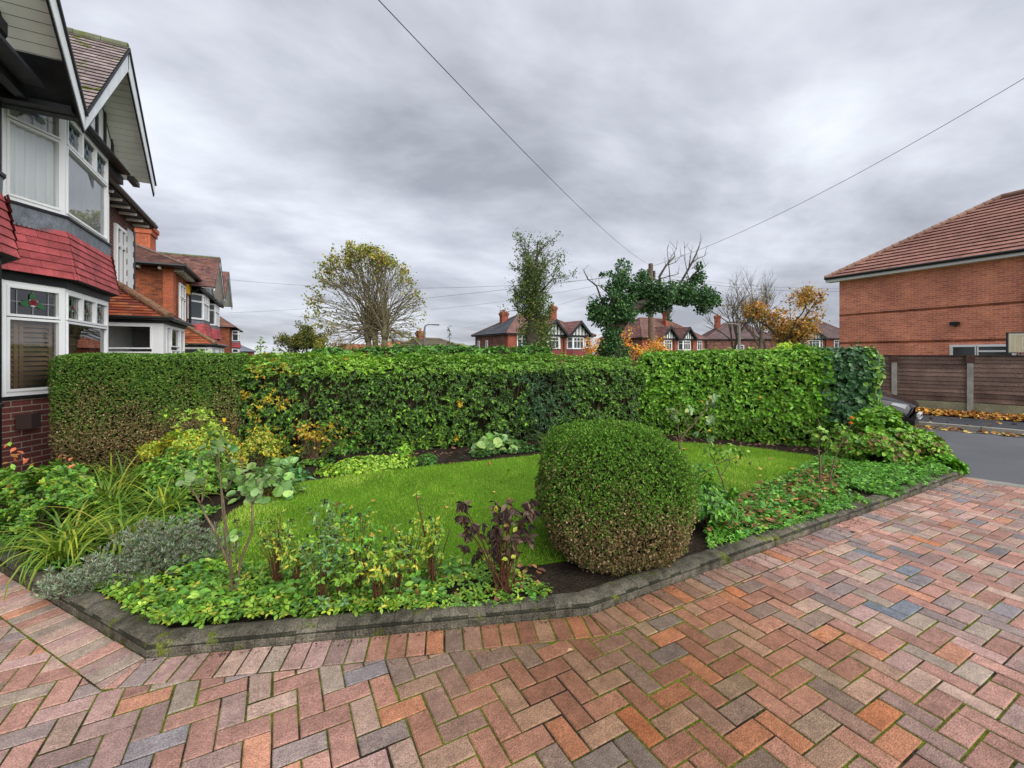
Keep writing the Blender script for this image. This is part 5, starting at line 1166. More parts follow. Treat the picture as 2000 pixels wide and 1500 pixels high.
# right roses
D1 = 4.5; b = GP(1338, 985)
st = [pxs(D1, (1338, 980), (1332, 900), (1326, 862), (1345, 838), (1372, 808), (1394, 775)) + [.015], pxs(D1, (1326, 862), (1324, 830), (1320, 800)) + [.008], pxs(D1, (1345, 838), (1334, 812), (1330, 790)) + [.007]]
stem_plant('rose_bush', 'thin rose behind the box ball rising in front of the bright laurel hedge', b, st, [(at(1322, 803, D1), .09, 7), (at(1394, 782, D1), .09, 8), (at(1388, 818, D1), .08, 7), (at(1378, 850, D1), .08, 5), (at(1345, 800, D1), .06, 3)], 'rose', .065, [(.20, .30, .14), (.25, .33, .08), (.16, .26, .12), (.45, .32, .05)], [4, 3, 3, .6], wid=.6, rosette=3)
D1 = 3.85; b = GP(1432, 1012)
st = [pxs(D1, (1432, 1010), (1420, 965), (1405, 925), (1395, 900), (1385, 880)) + [.010], pxs(D1, (1352, 1040), (1350, 960), (1345, 915), (1340, 890)) + [.009], pxs(D1, (1350, 950), (1375, 925), (1405, 905), (1440, 892)) + [.006], pxs(D1, (1408, 930), (1425, 905), (1422, 880)) + [.005]]
stem_plant('rose_bush', 'bright leaved rose with dark hips leaning right of the box ball', b, st, [(at(1385, 878, D1), .06, 7), (at(1425, 880, D1), .09, 16), (at(1450, 885, D1), .05, 8), (at(1405, 890, D1), .06, 8)], 'rose', .045, [(.15, .31, .03), (.20, .36, .05), (.10, .24, .03)], None, wid=.5, rosette=4, berries=[at(1404, 898, D1), at(1466, 905, D1), at(1440, 903, D1)])
D1 = 4.95; b = GP(1602, 958)
st = [pxs(D1, (1602, 958), (1602, 905), (1598, 870), (1606, 840), (1596, 815)) + [.012], pxs(D1, (1614, 958), (1628, 905), (1640, 870), (1655, 840), (1664, 826)) + [.009], pxs(D1, (1602, 905), (1615, 880), (1622, 850)) + [.006]]
rs = stem_plant('rose_bush', 'rose with an apricot bloom standing in the ground cover at right', b, st, [(at(1598, 850, D1), .11, 22), (at(1630, 868, D1), .10, 16), (at(1655, 850, D1), .08, 12), (at(1640, 835, D1), .06, 8)], 'rose', .045, [(.17, .31, .04), (.24, .38, .06), (.12, .24, .03)], None, wid=.6, rosette=4)
fl = MB(); M['petal'] = mat('apricot_petal', (.85, .36, .06), .55, .2, noise=(20, .1))
for (fx_, fy_, fr_) in ((1664, 818, .028), (1662, 828, .026)):
    c_ = at(fx_, fy_, D1 - .03)
    for k in range(16):
        az, ee = k * 2.4, .15 + .08 * k; d = Vector((math.cos(az) * math.cos(ee), math.sin(az) * math.cos(ee), math.sin(ee))); s_ = Vector((-math.sin(az), math.cos(az), 0)); u_ = d.cross(s_)
        fl.add([c_, c_ + d * fr_ * .7 + s_ * fr_ * .5, c_ + d * fr_ * 1.1 + u_ * .004, c_ + d * fr_ * .7 - s_ * fr_ * .5], [(0, 1, 2, 3)])
fl.build('rose_flower', M['petal'], rs)
fl = MB(); M['petaly'] = mat('yellow_petal', (.80, .60, .03), .55, .2); c_ = at(438, 826, 2.72)
for k in range(10):
    az = k * 2.4; d = Vector((math.cos(az) * .35, math.sin(az) * .35, 1)).normalized(); s_ = Vector((-math.sin(az), math.cos(az), 0)); fl.add([c_, c_ + d * .018 + s_ * .007, c_ + d * .032, c_ + d * .018 - s_ * .007], [(0, 1, 2, 3)])
fl.build('rose_bud', M['petaly'], rt2)

# row of berried sub-shrubs along the front kerb
hy = [(.22, .34, .03), (.13, .26, .03), (.40, .38, .04), (.09, .20, .035)]
def hyper(px, py, hgt, label, n=14, seed=1, sprd=.13, leafn=26, lc=hy, lw=None, tall=None, tops=None):
    rr = random.Random(seed); b = GP(px, py); D_ = F * (EYE - .05) / (py - HY); st = []; lv = []; bs = []
    for i in range(n):
        az = rr.uniform(0, 6.28); s_ = rr.uniform(.2, 1) * sprd; h_ = hgt * rr.uniform(.65, 1.05); e = b + Vector((math.cos(az) * s_, math.sin(az) * s_, h_)); m_ = b + Vector((math.cos(az) * s_ * .35, math.sin(az) * s_ * .35, h_ * .5)) + Vector((rr.uniform(-.012, .012), rr.uniform(-.012, .012), 0))
        bb = b + Vector((math.cos(az) * s_ * .15, math.sin(az) * s_ * .15, 0)); st.append([bb, m_, e, .0034])
        if i < leafn: lv.append((e - Vector((0, 0, .01)), .045, rr.choice([3, 4, 5]))); lv.append((bb.lerp(e, .8), .045, 3))
        if rr.random() < .4: bs.append(e + Vector((rr.uniform(-.02, .02), 0, .02)))
    for i in range(leafn // 3): lv.append((b + Vector((rr.uniform(-1, 1) * sprd, rr.uniform(-1, 1) * sprd, rr.uniform(.02, .10))), .04, 3))
    if tall:
        for (tx, ty) in tall: e = at(tx, ty, D_ + .05); st.append([b, b.lerp(e, .5) + Vector((.01, .01, 0)), e, .005]); lv.append((b.lerp(e, .6), .04, 3)); lv.append((e, .015, 1))
    return stem_plant('berry_shrub', label, b, st, lv, 'shrub', .034, lc, lw, matn='redstem', T=T_LEAF, wid=.5, rosette=4, berries=bs[:6], group='berried sub shrubs along the front kerb')
hyper(542, 1150, .44, 'nearly leafless red stemmed sub shrub with black berries just right of the left rose', n=22, seed=4, leafn=14, sprd=.14)
hyper(625, 1190, .40, 'leafy sub shrub with grey green top, second right of the left rose', n=16, seed=5, lc=[(.09, .20, .06), (.17, .32, .03), (.12, .22, .09)], leafn=30, sprd=.15)
hyper(700, 1160, .50, 'taller green sub shrub with yellowing tips in the middle of the row', n=14, seed=6, leafn=30, sprd=.17, lc=[(.08, .22, .035), (.12, .29, .03), (.45, .36, .04)], lw=[4, 4, 1])
hyper(738, 1188, .36, 'short yellow green sub shrub with rusty stem base near the kerb', n=18, seed=7, leafn=26, sprd=.14)
hyper(800, 1150, .40, 'yellow green sub shrub with open rounded top left of the tall thin stems', n=14, seed=8, leafn=28, sprd=.15)
hyper(845, 1150, .40, 'sub shrub with tall thin bare twigs sticking up before the dead hydrangea', n=12, seed=9, leafn=12, sprd=.10, tall=[(812, 962), (822, 1000), (878, 1035), (850, 1010)])
hyper(585, 1168, .36, 'mid height yellow green sub shrub between the nearly leafless one and the grey green one', n=14, seed=14, leafn=24, sprd=.12)
hyper(662, 1186, .30, 'low lime green sub shrub just behind the kerb in the middle of the row', n=12, seed=15, leafn=24, sprd=.12, lc=[(.20, .36, .04), (.14, .30, .03)])
hyper(775, 1178, .34, 'lime sub shrub between the rusty based one and the open rounded one', n=14, seed=16, leafn=26, sprd=.13)
hyper(640, 1130, .46, 'grey green sub shrub at the back of the row against the lawn', n=12, seed=17, leafn=26, sprd=.13, lc=[(.12, .24, .09), (.09, .20, .05), (.20, .30, .08)])
# withered hydrangea
b = GP(985, 1165); rr = random.Random(12); st = []; lv = []; D_ = 2.72
for i in range(34):
    tx, ty = rr.uniform(900, 1042), rr.uniform(982, 1085); e = at(tx, ty, D_ + rr.uniform(-.15, .2)); m_ = b.lerp(e, .5) + Vector((0, 0, .04)); bb = b + Vector((rr.uniform(-.04, .04), rr.uniform(-.04, .04), 0)); st.append([bb, m_, e, .0038]); lv.append((e, .04, rr.choice([4, 5, 6])))
st.append(pxs(D_, (915, 1060), (905, 1020), (895, 993)) + [.004]); lv += [(at(905, 1070, D_), .03, 4), (at(915, 1040, D_), .03, 3)]
hyd = stem_plant('hydrangea', 'withered hydrangea with drooping dark brown leaves left of the box ball', b, st, lv, 'shrub', .060, [(.055, .036, .030), (.09, .06, .045), (.15, .105, .075), (.035, .024, .02)], None, matn='redstem', T=T_LEAF, wid=.5, rosette=4, dead=True)
P = np.array([at(992, 1092, D_ - .1), at(998, 1090, D_ - .1), at(1002, 1040, D_ - .1), at(968, 1000, D_)]); leaf_mesh('live_leaves', P, np.array([[-1, 0, .2], [1, .2, .1], [.5, 0, .5], [.1, 0, 1]]), np.tile([0, -.5, .8], (4, 1)), .042, .7, pal(4, [(.34, .38, .03)]), T_LEAF, M['leaf'], hyd)

# lavender mounds
lav = [(.24, .30, .21), (.33, .39, .30), (.15, .20, .11), (.16, .10, .075), (.17, .27, .08)]
def lavc(P, cc, n): return cc
bush('lavender', 'sprawling silver grey lavender mound left of the tall leggy rose', cw(-2.42, 2.98, .08), (.46, .26, .31), 22000, .032, lav, [4, 3, 4, 3, 1.5], T=T_DIA, wid=.16, rosette=10, gap=-.25, stems=80, var=.22, matn='leaf_matt', upb=1.4, stemc='twig', shell=.7, axw=(.8, 2.5))
bush('lavender', 'small silver lavender tuft spilling over the left kerb corner', cw(-2.72, 2.76, .06), (.24, .15, .20), 7000, .032, lav, [4, 4, 4, 2.5, 1], T=T_DIA, wid=.16, rosette=10, gap=-.3, stems=26, var=.22, matn='leaf_matt', upb=1.3, shell=.7, axw=(.8, 2.5))

# strap leaved clumps and the left border
dl = [(.24, .34, .03), (.32, .38, .035), (.14, .27, .025), (.42, .40, .06), (.09, .20, .02)]
blades('daylily', 'big yellow green daylily clump arching over the kerb at far left', [cw(-3.20, 3.12, .05), cw(-3.0, 3.32, .05), cw(-3.45, 3.35, .05)], 70, .62, .016, dl, [4, 3, 4, 1, 2], droop=1.9)
blades('daylily', 'upright daylily clump below the brick bay wall behind the first clump', [cw(-3.6, 3.9, .05), cw(-3.9, 4.2, .05), cw(-3.2, 4.0, .05)], 65, .62, .015, dl, [4, 2, 5, 1, 3], droop=1.5)
blades('daylily', 'daylily clump at the foot of the browned box hedge', [cw(-4.0, 4.8, .05), cw(-3.7, 4.9, .05), cw(-4.3, 4.75, .05)], 55, .66, .015, dl, [4, 2, 5, 1, 3], droop=1.5)
blades('iris', 'dark green strap leaf clump at the foot of the mixed hedge behind the box ball', [cw(.58, 6.85, .05), cw(.75, 6.95, .05), cw(.85, 6.8, .05)], 75, .50, .014, [(.07, .17, .02), (.12, .24, .03), (.16, .24, .05)], droop=1.3)
blades('grass_tuft', 'small dark grass tuft at the base of the tall leggy rose', [GP(425, 1130)], 60, .13, .006, [(.05, .16, .03), (.09, .22, .03)], droop=1.3)
blades('grass_tuft', 'pale grass tuft at the left end of the low golden ground cover patch', [cw(-2.05, 5.7, .05), cw(-2.25, 5.5, .05)], 30, .20, .008, [(.2, .32, .04), (.28, .34, .05)], droop=1.4)
gr = [(.10, .24, .025), (.15, .30, .03), (.06, .16, .02), (.26, .34, .04)]
bush('shrub', 'mid green leafy shrub with orange autumn tips against the brick bay at far left', cw(-4.35, 3.95, .18), (.52, .4, .42), 5200, .055, gr + [(.5, .17, .05)], [4, 4, 4, 2, .25], gap=-.1, stems=26, wid=.55)
P = np.array([list(at(x + RNG.normal(0, 8), y + RNG.normal(0, 6), 3.7)) for x, y in [(25, 885), (35, 905), (50, 895), (60, 905), (20, 900), (118, 890), (125, 898), (140, 905), (30, 880), (15, 883)] * 2])
bush('shrub', 'fresh green shrub between the daylilies and the yellow leaved spiraea', cw(-3.42, 4.55, .15), (.55, .35, .42), 5200, .045, gr, [4, 4, 3, 2], gap=-.1, stems=24)
bush('shrub', 'low green shrub beside the kerb under the daylilies at far left edge', cw(-3.75, 3.55, .1), (.42, .3, .3), 3600, .045, gr, [4, 4, 3, 1], gap=-.1, stems=16)
for k_, (m_, lb_) in enumerate(((P[:, 2] > -9, ''),)):
    Xs = P[:, 0] * CO - P[:, 1] * SI; Ds = P[:, 0] * SI + P[:, 1] * CO; pxx = 1000 + F * Xs / Ds; P[:, 2] = np.where(pxx < 85, P[:, 2], P[:, 2])
    for sel_, lb_ in ((pxx < 85, 'orange and red autumn leaf spray hanging before the brick wall at far left edge'), (pxx >= 85, 'amber leaf spray on the shrub tips just left of the browned box hedge')):
        q_ = P[sel_]; o = leaf_mesh('autumn_spray', q_, nrm(rdir(len(q_)) + np.array([0, 0, -.3])), np.tile([0, -.4, .9], (len(q_), 1)) + rdir(len(q_)) * .4, .06, .55, pal(len(q_), [(.45, .14, .06), (.45, .24, .04), (.14, .3, .04)], [3, 3, 2]), T_LEAF, M['leaf'], None)
        tag(o, lb_, 'leaves')
def spc(P, cc, n): lo_ = P[:, 2] < RNG.normal(.12, .12, n); return np.where(lo_[:, None], pal(n, [(.48, .36, .02), (.40, .36, .03), (.22, .30, .03)], [4, 3, 2]), cc)
bush('spiraea', 'lime and yellow leaved spiraea shrub in front of the browned box hedge', cw(-3.75, 5.0, .42), (.50, .35, .50), 8500, .036, [(.24, .38, .03), (.30, .42, .05), (.14, .27, .03)], [4, 3, 2], gap=.0, stems=36, colf=spc, low=.25, wid=.5)
bush('spiraea', 'yellow turning twiggy shrub at the left foot of the mixed hedge', cw(-3.0, 5.15, .28), (.42, .3, .42), 4600, .030, [(.42, .36, .03), (.26, .34, .04), (.14, .24, .03), (.5, .30, .03)], [3, 3, 3, 1], gap=.15, stems=40, low=.3, wid=.55)
bush('shrub', 'sparse amber leaved shrub low in the gaps of the mixed hedge', cw(-2.75, 6.02, .40), (.62, .10, .34), 300, .042, [(.45, .30, .03), (.45, .16, .04), (.36, .32, .04)], [4, 1, 2], gap=-9, stems=30, low=1.0, wid=.7, T=T_LEAF, rosette=2, shell=.9)
# big leaved perennials
bg_ = [(.15, .29, .09), (.20, .35, .13), (.12, .25, .05), (.24, .36, .10)]
bush('bergenia', 'bergenia clump of large pale round leaves at the back of the lawn', cw(-.20, 6.72, .06), (.44, .16, .24), 150, .135, bg_, T=T_ROUND, wid=.80, rosette=1, gap=-9, stems=20, upb=1.0, var=.12, stemc='redstem')
bush('bergenia', 'bergenia clump of large round leaves behind the tall leggy rose', cw(-2.55, 4.55, .06), (.36, .25, .24), 110, .10, bg_, T=T_ROUND, wid=.80, rosette=1, gap=-9, stems=16, upb=1.0, var=.12, stemc='redstem')
bush('bergenia', 'bergenia leaves beside the left end of the lawn under the spiraea', cw(-2.75, 5.15, .06), (.30, .2, .2), 80, .11, bg_, T=T_ROUND, wid=.80, rosette=1, gap=-9, stems=10, upb=1.0, var=.12, stemc='redstem')
bush('foxglove', 'foxglove rosette of pointed blue green leaves at the left lawn edge', GP(570, 938), (.17, .14, .10), 42, .13, [(.08, .22, .10), (.10, .26, .09)], wid=.32, rosette=1, gap=-9, stems=0, upb=.8)
bush('golden_oregano', 'low golden green ground cover mound between lawn and mixed hedge', GP(728, 915), (.70, .26, .15), 9000, .030, [(.24, .40, .03), (.32, .46, .05), (.15, .30, .03)], T=T_ROUND, wid=.7, rosette=4, gap=-9, stems=0, cat='ground cover plant')
bush('fern', 'small fern tuft at the right end of the golden ground cover', GP(830, 908), (.20, .14, .18), 500, .05, [(.07, .20, .04), (.10, .26, .04)], wid=.25, rosette=6, gap=-.2, stems=8, cat='fern')
bush('laurel_seedling', 'small bright laurel seedling at the hedge foot behind the golden ground cover', GP(790, 905) + Vector((0, 0, .12)), (.13, .1, .22), 110, .075, [(.16, .34, .03), (.22, .4, .04)], wid=.45, rosette=5, gap=-9, stems=6, low=.3, cat='seedling')
bush('laurel_seedling', 'small dark laurel seedling low before the middle of the mixed hedge', GP(675, 900) + Vector((0, 0, .12)), (.13, .1, .24), 110, .07, [(.08, .22, .03), (.12, .28, .03)], wid=.45, rosette=5, gap=-9, stems=6, low=.3, cat='seedling')
bush('shrub', 'green leafy shrub squeezed between the box ball and the right kerb', cw(1.66, 3.72, .2), (.24, .26, .40), 2200, .05, [(.09, .24, .03), (.13, .30, .03), (.06, .16, .03)], gap=-.1, stems=20, low=.2)
def snb(P, cc, n): r_ = (P[:, 2] < .35) & (RNG.random(n) < .22); return np.where(r_[:, None], np.array([.20, .10, .05]), cc)
bush('snowberry', 'bright green rounded snowberry bush below the dark ivy end of the hedge', cw(5.15, 6.15, .12), (.62, .42, .68), 9500, .050, [(.16, .33, .03), (.23, .42, .04), (.10, .24, .03)], [4, 3, 3], T=T_ROUND, wid=.7, gap=-.35, stems=40, colf=snb, rosette=4)
bush('snowberry', 'lower green bush at the road corner of the bed', cw(5.62, 6.05, .05), (.50, .36, .42), 7500, .045, [(.18, .36, .03), (.12, .29, .03), (.25, .44, .05)], [4, 3, 2], T=T_ROUND, wid=.7, gap=-.35, stems=20, rosette=4, colf=snb)
bush('snowberry', 'small spreading bush tapering to the kerb end beside the road', cw(5.55, 5.62, .03), (.34, .22, .20), 3500, .045, [(.10, .28, .03), (.16, .36, .03)], T=T_ROUND, wid=.7, gap=-.5, stems=0, rosette=4)
bush('shrub', 'yellow green shrub tops poking above the bright laurel hedge', at(1545, 692, 9.5), (.55, .3, .24), 1600, .075, [(.30, .48, .03), (.40, .50, .04)], gap=-.2, stems=0, cat='shrub')

# ground cover: trifoliate strawberry and ivy carpets, leaf litter
def cover(name, label, px, n, size, hmax, cols, w=None, T=T_TRIFOL, wid=1.0, tilt=.45, z0=.055, gapf=None):
    poly = [GP(a_, b_) for a_, b_ in px]; q = scatter(poly, n)
    if gapf is not None: q = q[lump(np.column_stack([q, q[:, :1] * 0]) * gapf[0] + 3) > gapf[1]]
    n = len(q); hh = hmax * (.35 + .65 * RNG.random(n)) * np.clip(.75 + .4 * lump(np.column_stack([q, q[:, :1] * 0]) * 5), .2, 1.3)
    P = np.column_stack([q, z0 + hh]); D = nrm(np.column_stack([RNG.normal(0, 1, n), RNG.normal(0, 1, n), RNG.normal(0, .25, n)]))
    nor = nrm(np.column_stack([RNG.normal(0, tilt, n), RNG.normal(0, tilt, n), np.ones(n)]))
    tag(leaf_mesh(name, P, D, nor, size * RNG.uniform(.6, 1.25, n), wid, pal(n, cols, w, .2), T, M['leaf']), kind='stuff')
sc = [(.13, .27, .03), (.20, .35, .035), (.08, .19, .03), (.32, .40, .05), (.46, .42, .05)]
cover('ground_cover', '', [(172, 1146), (250, 1200), (314, 1236), (440, 1228), (600, 1215), (700, 1207), (850, 1198), (850, 1120), (640, 1120), (450, 1115), (340, 1095), (230, 1120)], 3300, .036, .075, sc, [4, 4, 3, 1.6, .5], gapf=(4.5, -.9))
cover('ground_cover', '', [(850, 1198), (1010, 1188), (1080, 1172), (1040, 1090), (900, 1105), (850, 1120)], 650, .030, .05, sc, [4, 4, 3, 1, .3], gapf=(5, .0))
cover('ground_cover', '', [(1385, 1080), (1440, 1064), (1620, 1010), (1780, 966), (1868, 932), (1790, 895), (1640, 868), (1590, 905), (1500, 950), (1430, 980), (1375, 1030)], 8500, .034, .085, [(.10, .28, .03), (.13, .32, .03), (.07, .20, .03), (.18, .36, .05)], [4, 4, 3, 1], gapf=(3.5, -.45))
cover('ground_cover', '', [(440, 905), (640, 898), (640, 925), (560, 945), (470, 965), (430, 1010), (330, 1080), (210, 1000), (280, 905)], 8500, .036, .09, [(.05, .13, .02), (.09, .22, .03), (.16, .30, .03), (.035, .09, .02)], [4, 4, 3, 2], T=T_ROUND, wid=.8, gapf=(4, -.4))
cover('ground_cover', '', [(200, 1150), (322, 1215), (600, 1200), (850, 1188), (900, 1120), (640, 1110), (450, 1110), (300, 1110)], 1500, .055, .15, [(.10, .25, .035), (.16, .33, .04), (.07, .19, .04), (.26, .36, .05)], [4, 3, 3, 1], T=T_LEAF, wid=.55, tilt=.8, gapf=(5.5, -.1))
cover('ground_cover', '', [(1400, 1050), (1620, 998), (1780, 958), (1862, 928), (1790, 895), (1640, 880), (1590, 915), (1500, 955)], 2600, .05, .16, [(.11, .29, .035), (.16, .36, .04), (.08, .22, .03)], [4, 3, 3], T=T_LEAF, wid=.6, tilt=.8, gapf=(5, -.3))
cover('ivy_carpet', '', [(640, 898), (860, 890), (1240, 852), (1240, 868), (1050, 884), (900, 900), (850, 906), (640, 925)], 3000, .040, .06, [(.03, .085, .02), (.05, .13, .025)], T=T_ROUND, wid=.8, gapf=(4, .1))
cover('ground_cover', '', [(0, 1080), (60, 1130), (200, 1130), (330, 1060), (330, 1000), (150, 960), (0, 960)], 4000, .04, .10, [(.05, .13, .02), (.08, .2, .025), (.13, .27, .03)], T=T_LEAF, wid=.5, gapf=(4, -.6))
def litter(name, label, pts, n, size, cols, z, thick=.02, w=None, T=T_ROUND):
    q = scatter(pts, n); n = len(q); P = np.column_stack([q, z + RNG.random(n) * thick]); D = nrm(np.column_stack([RNG.normal(0, 1, n), RNG.normal(0, 1, n), RNG.normal(0, .25, n)]))
    nor = nrm(np.column_stack([RNG.normal(0, .4, n), RNG.normal(0, .4, n), np.ones(n)]))
    tag(leaf_mesh(name, P, D, nor, size * RNG.uniform(.6, 1.3, n), .6, pal(n, cols, w, .25), T, M['dry']), kind='stuff')
au = [(.50, .24, .055), (.62, .38, .08), (.34, .15, .05), (.22, .10, .05), (.68, .50, .13)]
tl0, tl1 = ts[0], ts[-1]
litter('leaf_litter', '', [rp(14.35, tl0, 0), rp(15.55, tl0, 0), rp(15.55, tl1, 0), rp(14.45, tl1, 0)], 7500, .085, au, .09, .05, [4, 3, 3, 2, 1])
litter('leaf_litter', '', [rp(12.45, tl0 + 1, 0), rp(12.78, tl0 + 1, 0), rp(12.78, tl1, 0), rp(12.5, tl1, 0)], 330, .085, au, -.005, .03)
litter('leaf_litter', '', [rp(12.95, tl0 + 1, 0), rp(14.4, tl0 + 1, 0), rp(14.4, tl1, 0), rp(12.95, tl1, 0)], 70, .075, au, .09, .01)
litter('leaf_litter', '', [GP(x, y) for x, y in ((1385, 1065), (1500, 1045), (1640, 990), (1640, 905), (1500, 950), (1400, 1000))], 520, .045, [(.22, .10, .05), (.34, .17, .07), (.15, .07, .04)], .095, .06)
litter('leaf_litter', '', [GP(x, y) for x, y in ((330, 1218), (850, 1198), (1060, 1165), (1050, 1100), (450, 1120))], 130, .05, [(.30, .12, .05), (.42, .22, .10), (.16, .08, .05)], .06, .03)
litter('leaf_litter', '', [GP(x, y) for x, y in ((640, 925), (900, 890), (1240, 868), (1600, 885), (1600, 860), (1240, 845), (640, 900))], 600, .05, [(.16, .08, .05), (.24, .13, .08), (.10, .06, .04)], .05, .02)
# crumbs and dead bits along the foot of the kerb
litter('kerb_debris', '', [gnd(x, y, 0) for x, y in ((1150, 1200), (1450, 1087), (1880, 932), (1900, 940), (1470, 1105), (1160, 1216))], 900, .014, [(.09, .05, .04), (.05, .03, .025), (.16, .09, .06)], .003, .006, T=T_DIA)
litter('kerb_debris', '', [gnd(x, y, 0) for x, y in ((270, 1288), (600, 1262), (850, 1229), (1150, 1199), (1150, 1210), (850, 1238), (600, 1270), (280, 1298))], 260, .012, [(.09, .06, .04), (.05, .035, .025)], .003, .005, T=T_DIA)
M['leaf1'] = M['dry']
spots_ = [(1598, 1240, .05, (.72, .36, .05)), (1888, 1012, .05, (.6, .42, .08)), (1120, 1268, .04, (.5, .35, .2)), (1745, 915, .05, (.6, .4, .1)), (1650, 1030, .05, (.4, .2, .1)), (1672, 1040, .05, (.22, .1, .06)), (1330, 1110, .035, (.45, .3, .15))]
for (x, y, s_, c_) in spots_:
    p = gnd(x, y, .008); o = leaf_mesh('fallen_leaf', np.array([list(p)]), rdir(1) * np.array([1, 1, .1]), np.array([[.2, .1, 1]]), s_, .7, np.array([c_]), T_LEAF, M['dry'])
    where = {1598: 'amber curled leaf lying alone on the middle of the block drive', 1888: 'yellow leaf lying on the drive towards the road', 1120: 'pale leaf on the block drive below the kerb bend', 1745: 'yellowed leaf beside the kerb near the road end', 1650: 'brown leaf beside the right kerb', 1672: 'dark shrivelled leaf by the right kerb', 1330: 'tan leaf scrap at the kerb right of the box ball'}[x]
    tag(o, where, 'leaf')
litter('lawn_leaves', '', [LAWN[i] for i in range(len(LAWN))], 60, .05, [(.5, .3, .08), (.4, .2, .08)], .085, .01)

# ------------------------------------------------------------------ trees
def grow(mb, p, d, L_, r, lev, maxlev, tips, rr, curve=.18, upt=.12, nseg=5, fork=(3, 4), shrink=.62, spread=.7, rshr=.55):
    pts_ = [p]; q = p.copy(); dd = d.copy(); n_ = nseg; rad = [r]; end_r = r * (rshr if lev < maxlev else .25)
    for i in range(n_):
        dd = (dd + Vector((rr.gauss(0, curve), rr.gauss(0, curve), rr.gauss(0, curve) + upt))).normalized(); q = q + dd * L_ / n_; pts_.append(q.copy()); rad.append(r + (end_r - r) * (i + 1) / n_)
    mb.tube(pts_, rad, 7 if lev == 0 else (5 if lev < 3 else 3), False)
    if lev >= maxlev: tips.append(q.copy()); tips.append(pts_[len(pts_) // 2]); return
    for k in range(rr.randint(*fork)):
        j = rr.randint(max(1, n_ // 2), n_) if k else n_; o = pts_[j]; sd = Vector((rr.gauss(0, 1), rr.gauss(0, 1), rr.gauss(0, .6))).normalized(); nd = (dd + sd * spread * rr.uniform(.6, 1.2)).normalized()
        grow(mb, o.copy(), nd, L_ * shrink * rr.uniform(.75, 1.2), rad[j] * .72, lev + 1, maxlev, tips, rr, curve, upt, max(3, nseg - 1), fork, shrink, spread, rshr)
def crown_leaves(root, pts_, n, size, cols, w, jit, T=T_LEAF, wid=.6, matn='leaf', name='crown', sel=None):
    A = np.array([list(p) for p in pts_]); i = RNG.integers(0, len(A), n) if sel is None else RNG.choice(len(A), n, p=sel); P = A[i] + RNG.normal(0, jit, (n, 3)) * (RNG.random((n, 1)) ** .5)
    return leaf_mesh(name, P, nrm(rdir(n) + np.array([0, 0, -.3])), rdir(n), size * RNG.uniform(.6, 1.3, n), wid, pal(n, cols, w, .25), T, M[matn], root)
